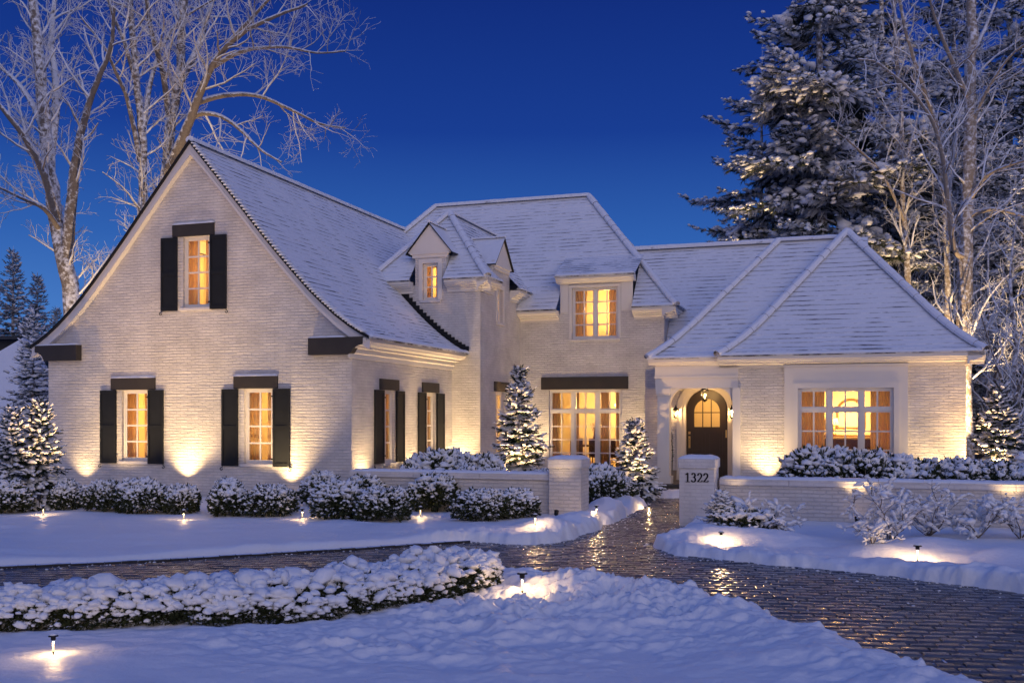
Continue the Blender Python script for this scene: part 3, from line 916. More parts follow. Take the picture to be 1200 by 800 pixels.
for k, (w, l0, l1, s0, s1, nm) in enumerate(((W1, -7.47, -6.0, -7.82, -5.72, 'lower left gable window'), (W2, -3.49, -2.15, -3.85, -1.78, 'lower right gable window'), (WU, -5.43, -4.1, -5.79, -3.71, 'upper gable window'))):
    a0, a1, z0, z1 = w
    window(V0, [(a0 + .0, a1, [(z0, z1, 2, 4)])])
    lintel(V0, l0, l1, z1 + .01, z1 + .34, seed=k)
    shutter(V0, s0, a0 - .16, z0 - .07, z1 + .0, -1); shutter(V0, a1 + .05, s1, z0 - .07, z1 + .0, 1)
    room(V0, a0 - .9, a1 + .9, max(z0 - .8, .1), z1 + .25, 2.2, 125, lamp=(.5, .62, .72))
    curtain(V0, a0 - .25, a0 + .30, z0 - .3, z1 + .12, .34, f'cream curtain behind the left panes of the {nm}', 4, k)
    curtain(V0, a1 - .36, a1 + .25, z0 - .3, z1 + .12, .34, f'cream curtain behind the right panes of the {nm}', 4, k + 10)
for k, (w, l0, l1, s0, s1, nm) in enumerate(((S1, 1.60, 2.80, 1.25, 3.14, 'first shuttered side wall window'), (S2, 4.46, 5.72, 4.13, 6.12, 'second shuttered side wall window'))):
    a0, a1, z0, z1 = w
    window(U0, [(a0, a1, [(z0, z1, 2, 4)])])
    lintel(U0, l0, l1, z1 + .01, z1 + .31, snow=False)
    shutter(U0, s0, a0 - .03, z0, z1, -1); shutter(U0, a1 + .03, s1, z0, z1, 1)
    room(U0, a0 - .5, a1 + .5, .15, z1 + .3, 2.0, 90, lamp=(.5, .6, .7))
    curtain(U0, a0 - .1, a0 + .24, z0 - .3, z1 + .12, .30, f'cream curtain at the near edge of the {nm}', 3, 20 + k)
    curtain(U0, a1 - .2, a1 + .2, z0 - .3, z1 + .12, .30, f'cream curtain at the far edge of the {nm}', 3, 30 + k)

prs = [(HS - d, z) for d, z in RK[::-1]]
WEND = 14.0
o = roof_slope((UC + HS, 0), (0, 1), (-1, 0), prs, lambda s: -.19, lambda s: 6.86 if s < 3.3 else WEND, m='roofw', seed=1)
o2 = roof_slope((UC - HS, 0), (0, -1), (1, 0), prs, lambda s: -WEND, lambda s: .19, m='roofw', seed=2, lip=False)
caps((UC, -.19, 9.70), (UC, WEND, 9.70), 0.13, 3)
# rakes: smooth cream board and thin dark drip edge following the flared gable
for sg in (1, -1):
    rb, de = MB(), MB()
    for (d0, z0), (d1, z1) in zip(RK[:-1], RK[1:]):
        a, b = UC + sg * d0, UC + sg * d1
        w0, w1 = .31 if d0 else .36, .31
        f = [(a, -.16, z0 - .035), (a, -.16, z0 - w0), (b, -.16, z1 - w1), (b, -.16, z1 - .035)]
        if sg < 0: f = f[::-1]
        rb.face(f[::1])
        g_ = [(a, -.16, z0 - w0), (a, .02, z0 - w0), (b, .02, z1 - w1), (b, -.16, z1 - w1)]
        rb.face(g_ if sg < 0 else g_[::-1])
        # raised inner bead
        h_ = [(a, -.175, z0 - w0 + .10), (a, -.175, z0 - w0), (b, -.175, z1 - w1), (b, -.175, z1 - w1 + .10)]
        rb.face(h_ if sg > 0 else h_[::-1])
        k_ = [(a, -.175, z0 - w0 + .10), (b, -.175, z1 - w1 + .10), (b, -.16, z1 - w1 + .10), (a, -.16, z0 - w0 + .10)]
        rb.face(k_); 
        e_ = [(a, -.23, z0 + .03), (a, -.23, z0 - .045), (b, -.23, z1 - .045), (b, -.23, z1 + .03)]
        de.face(e_ if sg > 0 else e_[::-1])
        de.face([(a, -.23, z0 - .045), (a, -.14, z0 - .045), (b, -.14, z1 - .045), (b, -.23, z1 - .045)])
        de.face([(a, -.23, z0 + .03), (b, -.23, z1 + .03), (b, -.14, z1 + .03), (a, -.14, z0 + .03)])
    rb.build('rake_board', M['stucco'], HOUSE); de.build('drip_edge', M['iron'], HOUSE)
# snow clinging along the right-hand verge in scallops
sc = []
for i in range(70):
    t = i / 69
    d = 0.1 + (HS - .3) * t
    z = np.interp(d, [p[0] for p in RK], [p[1] for p in RK])
    sc.append((UC + d, -.12, z + .05, .045 + .02 * abs(math.sin(i * 1.9))))
V = []; F = []
for k, (x, y, z, r_) in enumerate(sc):
    V.append(ICO1[0] * np.array([r_ * 1.5, .16, r_ * .75]) + np.array([x, y, z])); F.append(ICO1[1] + 12 * k)
np_mesh('verge_snow', np.concatenate(V), tris=np.concatenate(F), mats=[M['snow']], parent=HOUSE, smooth=True)
# dark corbel beams under the two eaves
for sg, c, inner in ((1, 0.42, -1.14), (-1, -9.96, -8.50)):
    mb = MB()
    z1, z0 = 4.27, 3.83
    if sg > 0:
        out = [(inner, z0), (0.02, z0), (.10, z0 + .04), (.16, z0 + .14), (.28, z0 + .22), (c, z0 + .25), (c, z1), (inner, z1)]
    else:
        out = [(c, z0 + .25), (c + .14, z0 + .22), (c + .26, z0 + .13), (c + .30, z0 + .03), (c + .36, z0), (inner, z0), (inner, z1), (c, z1)]
    mb.prism(out, -.22, -.003, 'y')
    o = mb.build('corbel_beam', M['lintel'], HOUSE)
    snow_strip(V0, min(inner, c), max(inner, c) - (.5 if sg > 0 else 0), -.22, -.02, z1, .05, o, seed=5)
sweep([(0, 0), (.50, 0), (.50, -.09), (.45, -.10), (.42, -.16), (.26, -.20), (.26, -.24), (.10, -.26), (.10, -.36), (.05, -.39), (.05, -.5), (0, -.5)], (0.0, -.2, 4.24), (0.0, 6.88, 4.24), (1, 0, 0))
sweep(eave_profile(.34), (-9.67, 13, 4.24), (-9.67, -.2, 4.24), (-1, 0, 0))
# little dormer on the far slope of the wing
dm = MB()
dm.box(-8.25, -6.9, 1.3, 2.7, 5.3, 7.02)
o = dm.build('dormer', M['trim'], HOUSE)
dr = MB()
dr.prism([(1.15, 7.021), (2.85, 7.021), (2.85, 7.10), (2.0, 7.62), (1.15, 7.10)], -8.55, -5.9, 'x')
dr.build('dormer_roof', M['capm'], o)

# ---- tower beside the wing ----------------------------------------------
VT = mpv(6.88)
TF = (-1.02, -.48, 6.02, 7.20)
wall(VT, [(-3, -.4), (.96, -.4), (.96, 6.5), (-.22, 6.5), (-.22, 7.52), (-1.29, 7.52), (-1.29, 6.5), (-3, 6.5)], [rect(*TF)])
UT = mpu(.96)
TS, TL = (8.50, 9.05, 5.40, 6.52), (8.36, 9.24, 0.98, 3.08)
wall(UT, [(6.88, -.4), (10.96, -.4), (10.96, 6.5), (9.75, 6.5), (9.75, 7.30), (8.05, 7.30), (8.05, 6.5), (6.88, 6.5)], [rect(*TS), rect(*TL)])
window(VT, [(*TF[:2], [(*TF[2:], 2, 3)])])
window(UT, [(*TS[:2], [(*TS[2:], 2, 4)])])
window(UT, [(*TL[:2], [(*TL[2:], 2, 4)])])
lintel(UT, 8.15, 9.66, 3.10, 3.42, snow=False)
room(VT, -1.26, -.25, 5.92, 7.3, 1.3, 51, lamp=(.5, .6, .7))
room(UT, 8.1, 9.5, 5.0, 6.9, 1.6, 46, lamp=(.5, .6, .7))
room(UT, 7.9, 9.9, .3, 3.3, 2.2, 80, lamp=(.5, .6, .7))
curtain(VT, -1.2, -.84, 5.93, 7.25, .3, 'cream curtain at the left of the small pointed dormer window', 3, 41)
curtain(VT, -.68, -.3, 5.93, 7.25, .3, 'cream curtain at the right of the small pointed dormer window', 3, 42)
# face trim, pediments
def casing(mp, a0, a1, z0, z1, w=.11, proud=.03, top=True, name='window_casing', bottom=False):
    mb = MB(mp)
    mb.box(a0 - w, a0 - .002, -proud, .05, z0, z1 + (w if top else 0)); mb.box(a1 + .002, a1 + w, -proud, .05, z0, z1 + (w if top else 0))
    if top: mb.box(a0 - .002, a1 + .002, -proud, .05, z1 + .002, z1 + w)
    if bottom: mb.box(a0 - w, a1 + w, -proud - .01, .05, z0 - w, z0 - .09)
    return mb.build(name, M['trim'], HOUSE)


def pediment(mp, a0, a1, z0, apex, back, seed, cheek=None):
    """gabled dormer head: smooth triangular front, two little snowy slopes, ridge tiles"""
    c = (a0 + a1) / 2
    mb = MB(mp)
    mb.prism([(a0, z0), (a1, z0), (a1, z0 + .06), (c, apex - .07), (a0, z0 + .06)], -.07, .04, 'y')
    mb.box(a0 + .12, a1 - .12, -.045, .03, z0 - .16, z0 - .002)
    mb.box(a0 + .06, a1 - .06, -.09, .03, z0 - .05, z0 + .0)
    p = mb.build('pediment', M['trim'], HOUSE)
    rf = MB(mp)
    for sg in (-1, 1):
        e = a0 if sg < 0 else a1
        e2 = e + sg * .07
        q = [(e2, -.14, z0 - .02), (c, -.14, apex), (c, back, apex), (e2, back, z0 - .02)]
        rf.face(q if sg < 0 else q[::-1], [(0, 0), (0, 1.0), (back, 1.0), (back, 0)])
        q2 = [(e2, -.14, z0 - .06), (c, -.14, apex - .05), (c, back, apex - .05), (e2, back, z0 - .06)]
        rf.face(q2[::-1] if sg < 0 else q2, None, 1)
        ed = [(e2, -.14, z0 - .06), (e2, -.14, z0 - .02), (c, -.14, apex), (c, -.14, apex - .05)]
        rf.face(ed[::-1] if sg < 0 else ed, None, 1)
        ee = [(e2, -.14, z0 - .06), (e2, back, z0 - .06), (e2, back, z0 - .02), (e2, -.14, z0 - .02)]
        rf.face(ee if sg > 0 else ee[::-1], None, 1)
    rf.build('dormer_roof', [M['roofw'], M['iron']], p)
    caps(mp(c, -.14, apex + .02), mp(c, back, apex + .02), .07, seed, parent=p, step=.25)


casing(VT, *TF, w=.14)
pediment(VT, -1.50, -.02, 7.54, 8.50, 2.3, 51)
casing(UT, *TS, w=.12)
pediment(UT, 8.02, 9.78, 7.28, 8.26, 2.2, 52)
# dormer cheeks
for mp, a, b in ((VT, -1.29, -.22), (UT, 8.05, 9.75)):
    mb = MB(mp)
    mb.box(a - .001, a + .05, .003, 1.3, 6.3, 7.5 if mp is VT else 7.26); mb.box(b - .05, b + .001, .003, 1.3, 6.3, 7.5 if mp is VT else 7.26)
    mb.build('dormer_cheek', M['trim'], HOUSE)
K = 2.16; TZ = 6.62; TA = 9.15
prt = [(0, TZ), (.35, TZ + .36), (K, TA)]
tl, tr = (lambda s: s), (lambda s: 2 * K - s)
for s0, s1, l, r in ((0, .95, tl, lambda s: 1.62), (0, .95, lambda s: 2.78, tr), (.95, None, tl, tr)):
    roof_slope((-2.97, 6.5), (1, 0), (0, 1), prt, l, r, s0, s1, seed=8)
for s0, s1, l, r in ((0, .85, tl, lambda s: 1.5), (0, .85, lambda s: 3.32, lambda s: 6.0), (.85, None, tl, lambda s: 7.0)):
    roof_slope((1.35, 6.5), (0, 1), (-1, 0), prt, l, r, s0, s1, seed=9)
roof_slope((-2.97, 13.5), (0, -1), (1, 0), prt, lambda s: 0, lambda s: 7 - s, seed=10, lip=False)
caps(None, None, .13, 11, prof=[(1.35, 6.5, TZ + .05), (1.0, 6.85, TZ + .40), (1.35 - K, 6.5 + K, TA + .05)])
caps(None, None, .13, 12, prof=[(-2.97, 6.5, TZ + .05), (-2.62, 6.85, TZ + .40), (-2.97 + K, 6.5 + K, TA + .05)])
caps((1.35 - K, 6.5 + K, TA + .05), (1.35 - K, 13.3, TA + .05), .12, 13)
ep = eave_profile(.36, .26)
for a, b in ((-2.9, -1.36), (-.15, 1.33)):
    sweep(ep, (a, 6.88, TZ - .02), (b, 6.88, TZ - .02), (0, -1, 0))
for a, b in ((6.52, 8.0), (9.8, 11.2)):
    sweep(ep, (.96, a, TZ - .02), (.96, b, TZ - .02), (1, 0, 0))
# stepped lead flashing where the wing roof dies into the tower
mb = MB()
for i in range(22):
    d = 2.62 + i * (HS - 2.67) / 22
    d1 = d + (HS - 2.67) / 22
    z = np.interp(d, [p[0] for p in RK], [p[1] for p in RK]); zb = np.interp(d1, [p[0] for p in RK], [p[1] for p in RK])
    mb.box(UC + d, UC + d1 + .03, 6.835, 6.877, zb - .05, z + .15)
mb.build('flashing', M['iron'], HOUSE)

# ---- main block ----------------------------------------------------------
VM = mpv(10.96)
MW, MD = (2.02, 4.62, 0.44, 3.19), (2.86, 4.50, 4.97, 6.74)
wall(VM, [(.96, -.4), (6.1, -.4), (6.1, 5.85), (5.02, 5.85), (5.02, 7.05), (2.44, 7.05), (2.44, 5.85), (.96, 5.85)], [rect(*MW), rect(*MD)])
wall(mpu(6.1), [(10.96, -.4), (18, -.4), (18, 5.85), (10.96, 5.85)], [])
tx = [2.02, 2.02 + 2.6 / 3, 2.02 + 5.2 / 3, 4.62]
window(VM, [(tx[i], tx[i + 1], [(.44, 2.46, 2, 4), (2.46, 3.19, 2, 1)]) for i in range(3)], mull=.055)
window(VM, [(2.86, 3.68, [(4.97, 6.74, 2, 4)]), (3.68, 4.50, [(4.97, 6.74, 2, 4)])], mull=.05)
lintel(VM, 1.74, 4.86, 3.21, 3.64, snow=False)
casing(VM, *MD, w=.10)
room(VM, 1.3, 5.3, .32, 3.4, 4.2, 386, lamp=(.55, .6, .78), rad=.2)
room(VM, 2.5, 4.95, 4.3, 6.98, 2.3, 151, lamp=(.5, .6, .7))
for k, (a0, a1, d, w) in enumerate(((2.0, 2.3, .4, 'left end'), (2.62, 2.9, .8, 'first mullion'), (3.72, 4.0, .8, 'second mullion'), (4.32, 4.64, .4, 'right end'))):
    curtain(VM, a0, a1, .34, 3.25, d, f'cream curtain at the {w} of the tall three part ground floor window', 3, 60 + k)
for k, (a0, a1, w) in enumerate(((2.8, 3.3, 'left'), (4.1, 4.6, 'right'))):
    curtain(VM, a0, a1, 4.5, 6.85, .35, f'cream curtain at the {w} side of the flat roofed dormer window', 4, 70 + k)
mbt = MB(VM)            # smooth dormer face around the window
mbt.box(2.44, 2.74, -.02, .0, 5.9, 7.05); mbt.box(4.62, 5.02, -.02, .0, 5.9, 7.05); mbt.box(2.74, 4.62, -.02, 0, 6.87, 7.05)
mbt.build('dormer_face', M['trim'], HOUSE)
mb = MB(VM)
mb.box(2.44, 2.5, .003, 1.4, 5.5, 7.05); mb.box(4.96, 5.02, .003, 1.4, 5.5, 7.05)
mb.build('dormer_cheek', M['iron'], HOUSE)
sweep([(0, 0), (.32, 0), (.32, -.10), (.25, -.12), (.20, -.20), (.02, -.22), (0, -.22)], (2.34, 10.96, 7.12), (5.12, 10.96, 7.12), (0, -1, 0))
roof_slope((2.30, 10.60), (1, 0), (0, 1), [(0, 7.12), (1.7, 8.02)], lambda s: 0, lambda s: 2.86, seed=14, m='roofw')
MZ = 5.97; MR = 10.7
prm = [(0, MZ), (.3, MZ + .30), (4.0, MR)]
mlf, mrf = (lambda s: s), (lambda s: 14.4 - s * 1.01)
DS = 1.55
for s0, s1, l, r in ((0, DS, mlf, lambda s: 10.2), (0, DS, lambda s: 12.86, mrf), (DS, None, mlf, mrf)):
    roof_slope((-7.8, 10.5), (1, 0), (0, 1), prm, l, r, s0, s1, seed=15)
roof_slope((6.6, 10.5), (0, 1), (-1, 0), [(0, MZ), (.3, MZ + .3), (4.04, MR)], lambda s: s, lambda s: 8 - s, seed=16)
roof_slope((6.6, 18.5), (-1, 0), (0, -1), prm, lambda s: s * 1.01, lambda s: 14.4 - s, seed=17, lip=False)
roof_slope((-7.8, 18.5), (0, -1), (1, 0), prm, lambda s: s, lambda s: 8 - s, seed=18, lip=False)
caps((-3.8, 14.5, MR + .05), (2.56, 14.5, MR + .05), .14, 19)
caps(None, None, .14, 20, prof=[(6.6, 10.5, MZ + .04), (6.3, 10.8, MZ + .34), (2.56, 14.5, MR + .05)])
caps(None, None, .14, 21, prof=[(-7.8, 10.5, MZ + .04), (-7.5, 10.8, MZ + .34), (-3.8, 14.5, MR + .05)])
ep = eave_profile(.44, .26)
for a, b in ((.97, 2.40), (5.06, 6.56)):
    sweep(ep, (a, 10.96, MZ - .02), (b, 10.96, MZ - .02), (0, -1, 0))
sweep(ep, (6.1, 10.5, MZ - .02), (6.1, 18.4, MZ - .02), (1, 0, 0))

# ---- link roof behind the porch -----------------------------------------
prl = [(0, 4.0), (4.0, 8.52)]
roof_slope((3.0, 10.5), (1, 0), (0, 1), prl, lambda s: 3.12 if s < 1.75 else 2.3 if s < 2.9 else 0.0, lambda s: 12.7 - s, seed=22)
roof_slope((15.7, 18.5), (-1, 0), (0, -1), prl, lambda s: s, lambda s: 9.6, seed=23, lip=False)
roof_slope((15.7, 10.5), (0, 1), (-1, 0), prl, lambda s: s, lambda s: 8 - s, seed=25, lip=False)
caps((3.2, 14.5, 8.58), (11.7, 14.5, 8.58), .16, 24)

# ---- porch and pavilion --------------------------------------------------
FL = 0.33                                     # porch floor
VP = mpv(5.6)
PWN = (10.74, 13.20, 0.74, 3.02)
wall(VP, [(9.05, -.4), (14.97, -.4), (14.97, 3.75), (9.05, 3.75)], [rect(*PWN)])
wall(mpu(14.97), [(5.6, -.4), (14, -.4), (14, 3.75), (5.6, 3.75)], [])
wall(lambda a, d, z: (9.05 + d, -a, z), [(-7.6, -.4), (-5.6, -.4), (-5.6, 3.75), (-7.6, 3.75)], [])
mb = MB(VP)                                   # smooth projecting bay surround
mb.box(10.38, 10.74, -.10, -.003, -.3, 3.60); mb.box(13.20, 13.55, -.10, -.003, -.3, 3.60)
mb.box(10.74, 13.20, -.10, -.003, 3.02, 3.60); mb.box(10.74, 13.20, -.10, -.003, -.3, .74)
for x0, x1, y0, y1 in ((10.60, 10.74, .74, 3.16), (13.20, 13.34, .74, 3.16), (10.74, 13.20, 3.02, 3.16)):
    mb.box(x0, x1, -.125, -.10, y0, y1)
mb.box(10.36, 13.57, -.13, -.003, 3.602, 3.66)
mb.build('bay_surround', M['trim'], HOUSE)
tx = [10.74, 10.74 + 2.46 / 3, 10.74 + 4.92 / 3, 13.20]
window(VP, [(tx[i], tx[i + 1], [(.74, 2.44, 2, 3), (2.44, 3.02, 2, 1)]) for i in range(3)], mull=.05, inset=-.03)
room(VP, 9.9, 14.2, .33, 3.4, 4.6, 276, lamp=(.50, .80, .62), rad=.15, col=(1, .53, .14))
for k, (a0, a1, d, w) in enumerate(((10.55, 11.42, .5, 'left'), (12.62, 13.45, .5, 'right'))):
    curtain(VP, a0, a1, .34, 3.3, d, f'pleated tan curtain at the {w} side of the wide right wing window', 7, 80 + k)

VD = mpv(7.6)
DC, DR_, DSP, DTOP = 7.98, .60, 2.46, 3.06
arch = [(DC + .62, FL)] + [(DC + .62 * math.cos(math.pi * k / 20), DSP + .62 * math.sin(math.pi * k / 20)) for k in range(21)] + [(DC - .62, FL)]
wall(VD, [(6.1, -.4), (9.05, -.4), (9.05, 3.7), (6.1, 3.7)], [arch[::-1]], thick=.12)
# arched surround: two stepped rings
for r0, r1, pr in ((.63, .74, .035), (.74, .90, .06)):
    mb = MB(VD)
    n = 24
    path = [(1, 0, FL)] + [(math.cos(math.pi * k / n), math.sin(math.pi * k / n), DSP) for k in range(n + 1)] + [(-1, 0, FL)]
    for (c0, s0, b0), (c1, s1, b1) in zip(path[:-1], path[1:]):
        P = [(DC + r0 * c0, -pr, b0 + r0 * s0), (DC + r1 * c0, -pr, b0 + r1 * s0), (DC + r1 * c1, -pr, b1 + r1 * s1), (DC + r0 * c1, -pr, b1 + r0 * s1)]
        mb.face(P)
        for i, j in ((0, 3), (1, 2)):
            a, b = P[i], P[j]
            mb.face([a, b, (b[0], .003, b[2]), (a[0], .003, a[2])])
    mb.build('door_surround', M['trim'], HOUSE)
# the door
mb = MB(VD)
gr, gz0, gsp = .385, 1.94, 2.40
outer = [(DC - .615, FL + .01), (DC + .615, FL + .01)] + [(DC + .615 * math.cos(math.pi * k / 24), DSP + .615 * math.sin(math.pi * k / 24)) for k in range(25)]
hole = [(DC - gr, gz0), (DC + gr, gz0)] + [(DC + gr * math.cos(math.pi * k / 16), gsp + gr * math.sin(math.pi * k / 16)) for k in range(17)]
lp = [[Vector((a, z, 0)) for a, z in q] for q in (outer, hole)]; fl_ = lp[0] + lp[1]
for t in tessellate_polygon(lp):
    P = [fl_[i] for i in t]
    if (P[1].x - P[0].x) * (P[2].y - P[0].y) - (P[2].x - P[0].x) * (P[1].y - P[0].y) < 0: P = P[::-1]
    mb.face([(p.x, .05, p.y) for p in P])
for i in range(len(hole)):
    a, b = hole[i], hole[(i + 1) % len(hole)]
    mb.face([(a[0], .05, a[1]), (b[0], .05, b[1]), (b[0], .11, b[1]), (a[0], .11, a[1])])
for x in (-.128, .128): mb.box(DC + x - .014, DC + x + .014, .055, .09, gz0, gsp + math.sqrt(gr * gr - x * x))
mb.box(DC - gr, DC + gr, .058, .088, 2.36, 2.39)
for sx_ in (-1, 1):                             # raised panels
    x0, x1 = (DC - .47, DC - .05) if sx_ < 0 else (DC + .05, DC + .47)
    for y0, y1 in ((.50, .98), (1.10, 1.78)):
        mb.box(x0, x1, .036, .05, y0, y0 + .035); mb.box(x0, x1, .036, .05, y1 - .035, y1); mb.box(x0, x0 + .035, .036, .05, y0 + .035, y1 - .035); mb.box(x1 - .035, x1, .036, .05, y0 + .035, y1 - .035)
        mb.box(x0 + .09, x1 - .09, .040, .05, y0 + .09, y1 - .09)
for k in range(24):                            # frame bead round the arch
    pass
door = mb.build('door', M['door'], HOUSE)
pm = MB(VD); pm.box(DC - gr, DC + gr, .098, .102, gz0, gsp + gr); pm.build('pane', M['pane'], door)
hm = MB(VD)
hm.box(DC - .555, DC - .495, .035, .05, 1.30, 1.66); hm.box(DC - .555, DC - .495, .03, .05, 1.72, 1.80)
hm.tube([(DC - .525, .035, 1.58), (DC - .525, -.02, 1.56), (DC - .525, -.025, 1.42), (DC - .525, .035, 1.38)], .014, 6)
hm.build('handle', M['brass'], door)
hm = MB(VD); hm.box(DC + .555, DC + .60, .03, .05, 1.62, 1.85); hm.build('hinge', M['brass'], door)
room(VD, DC - 1.0, DC + 1.0, .33, 3.5, 2.6, 54, lamp=(.5, .55, .8))

# porch floor, steps, column, entablature
mb = MB(); mb.box(6.72, 9.05, 5.45, 7.6, .17, FL); mb.box(6.62, 8.98, 5.40, 5.449, FL - .05, FL + .012); mb.build('porch_floor', M['stone'], HOUSE)
mb = MB(); mb.box(6.55, 6.75, 4.72, 5.39, -.1, .30); mb.build('step_cheek', M['stucco'], HOUSE, bevel=.01)
for k in range(2):
    mb = MB(); mb.box(6.752, 9.0, 4.75 + .33 * k, 5.40, -.1 + .16 * k, .10 + .12 * k)
    mb.build('porch_step', M['stone'], HOUSE, bevel=.012)
mb = MB()
c0, c1 = 6.86, 7.20
mb.box(c0 - .05, c1 + .05, 5.50, 5.94, FL, FL + .22); mb.box(c0, c1, 5.55, 5.89, FL + .22, 2.84)
mb.box(c0 - .025, c1 + .025, 5.525, 5.915, 2.84, 2.90); mb.box(c0 - .045, c1 + .045, 5.505, 5.935, 2.90, 3.05)
mb.box(c0 + .05, c1 - .05, 5.542, 5.55, FL + .35, 2.7)
mb.build('column', M['trim'], HOUSE, bevel=.008)
mb = MB(); mb.box(8.98, 9.20, 5.50, 5.597, FL, 3.05); mb.build('pilaster', M['trim'], HOUSE)
mb = MB()
mb.box(6.80, 9.12, 5.56, 5.90, 3.051, 3.34); mb.box(6.77, 9.15, 5.53, 5.93, 3.34, 3.40); mb.box(6.79, 9.13, 5.55, 5.91, 3.40, 3.72)
mb.box(6.80, 7.10, 5.901, 7.58, 3.06, 3.70)
mb.build('entablature', M['trim'], HOUSE)
mb = MB(); mb.box(6.8, 9.04, 5.92, 7.59, 3.42, 3.46); mb.build('porch_ceiling', M['trim'], HOUSE)
for sg, x in ((1, 7.201), (-1, 8.979)):         # curved corner brackets
    mb = MB(); r_ = .42
    poly = [(x, 3.049), (x, 3.049 - r_ * 1.25)] + [(x + sg * (r_ - r_ * math.cos(math.pi / 2 * k / 8)), 3.049 - r_ * 1.25 + r_ * 1.25 * math.sin(math.pi / 2 * k / 8)) for k in range(1, 9)]
    mb.prism(poly, 5.60, 5.84, 'y'); mb.build('bracket', M['trim'], HOUSE)
prp = [(0, 3.93), (.3, 4.14), (.65, 4.45), (1.1, 4.92), (3.42, 7.76)]
prq = [(0, 3.90), (.3, 4.11), (.65, 4.42), (1.1, 4.89), (3.42, 7.62)]
roof_slope((6.58, 5.4), (1, 0), (0, 1), prq, lambda s: s, lambda s: 6.0, seed=26)
roof_slope((6.58, 12.24), (0, -1), (1, 0), prq, lambda s: s, lambda s: 6.84 - s, seed=27, lip=False)
roof_slope((12.6, 12.24), (-1, 0), (0, -1), prq, lambda s: 0, lambda s: 6.02 - s, seed=28, lip=False)
roof_slope((8.58, 5.2), (1, 0), (0, 1), prp, lambda s: s, lambda s: 6.84 - s, seed=29)
roof_slope((15.42, 5.2), (0, 1), (-1, 0), prp, lambda s: s, lambda s: 9.0, seed=30)
roof_slope((8.58, 9.0), (0, -1), (1, 0), prp, lambda s: 0, lambda s: 3.8 - s, seed=31, lip=False)
def hipline(x0, y0, sx_, sy_, pr): return [(x0 + sx_ * s, y0 + sy_ * s, z + .05) for s, z in pr]
caps(None, None, .13, 32, prof=hipline(6.58, 5.4, 1, 1, prq))
caps(None, None, .14, 33, prof=hipline(8.58, 5.2, 1, 1, prp))
caps(None, None, .14, 34, prof=hipline(15.42, 5.2, -1, 1, prp))
caps((10.0, 8.82, 7.66), (12.0, 8.82, 7.66), .12, 35)
caps((12.0, 8.62, 7.80), (12.0, 14.0, 7.80), .12, 36)
ep = eave_profile(.40, .20)
sweep(ep, (8.6, 5.6, 3.91), (15.40, 5.6, 3.91), (0, -1, 0))
sweep(ep, (14.97, 5.2, 3.91), (14.97, 14, 3.91), (1, 0, 0))
sweep([(0, 0), (.16, 0), (.16, -.08), (.12, -.10), (.08, -.17), (0, -.18)], (6.62, 5.56, 3.88), (8.599, 5.56, 3.88), (0, -1, 0))
mb = MB(); mb.box(6.62, 8.6, 5.56, 5.9, 3.721, 3.88); mb.box(6.62, 6.8, 5.9, 8.0, 3.721, 3.88); mb.build('porch_eave', M['trim'], HOUSE)
# ------------------------------------------------------------------ lamps
def lamp(kind, loc, power, col=(1.0, 0.66, 0.32), rad=0.03, rot=None, parent=None, spot=80, blend=0.9, name='lamp'):
    li = bpy.data.lights.new(name, kind); li.energy = power; li.color = col; li.shadow_soft_size = rad
    if kind == 'SPOT': li.spot_size = R(spot); li.spot_blend = blend
    o = bpy.data.objects.new(name, li); COL.objects.link(o); o.location = loc
    if rot is not None: o.rotation_euler = rot
    if parent is not None: o.parent = parent
    return o


def aim(d):
    return Vector(d).to_track_quat('-Z', 'Y').to_euler()


PL = 'solar path lights standing in the snow'
first_pl = None


def path_light(x, y, label, power=2.2, s=.68):
    global first_pl
    z = G(x, y)
    if first_pl is None:
        t = thing('path_light', label, 'path light', (x, y, z), 0, PL)
        mb = MB(); mb.lathe([(.010, -.12), (.010, .03), (.016, .035), (.016, .05)], n=10); mb.build('stake', M['iron'], t)
        mb = MB(); mb.lathe([(.013, .05), (.013, .185)], n=14); mb.build('glowing_tube', M['tube'], t, smooth=True)
        mb = MB(); mb.lathe([(.034, .215), (.034, .265), (.030, .27)], n=16); mb.lathe([(.072, .268), (.070, .276), (.045, .292), (.012, .300)], n=18); mb.build('cap', M['iron'], t, smooth=False)
        mb = MB(); mb.lathe([(.055, .287), (.048, .302), (.026, .315), (.001, .319)], n=14); mb.build('snow_cap', M['snow'], t, smooth=True)
        first_pl = t
    else:
        t = copy_tree(first_pl); t.location = (x, y, z); tag(t, label)
    t.scale = (s, s, s)
    lamp('POINT', (x, y, z + .203 * s), power * 2.6, (1, .62, .27), rad=.012)


for x, y, lb, p in ((-4.02, 8.9, 'path light in front of the snowy boxwood hedge at the left', 3.6), (0.12, 11.95, 'path light beside the rounded end of the boxwood hedge', 4.2),
                    (-6.95, 21.5, 'path light in front of the small lit shrub between the ground floor gable windows', 5.0), (-10.2, 22.1, 'path light at the foot of the snowy spruces left of the house', 5.0),
                    (-4.42, 21.4, 'path light on the lawn just left of the big shrub cluster', 4.5), (-1.93, 21.4, 'path light between the shrub clusters in front of the left low wall', 4.5),
                    (0.42, 18.35, 'path light on the snow mound at the left gate pillar', 4.0), (1.72, 20.7, 'path light behind the left gate pillar beside the entrance path', 4.0),
                    (3.32, 24.6, 'path light nearest the porch steps', 4.0), (3.48, 16.9, 'path light in front of the numbered gate pillar', 6.0), (6.09, 15.25, 'path light in front of the bare snowy bushes on the right bank', 8.0)):
    path_light(x, y, lb, p * (.5 if x < 0 and y > 19 else .8 if y < 9 else 1), .60 if y < 10 else .9 if y < 16 else .72)

UL = 'small ground spotlights washing walls and trunks'
first_ul = None


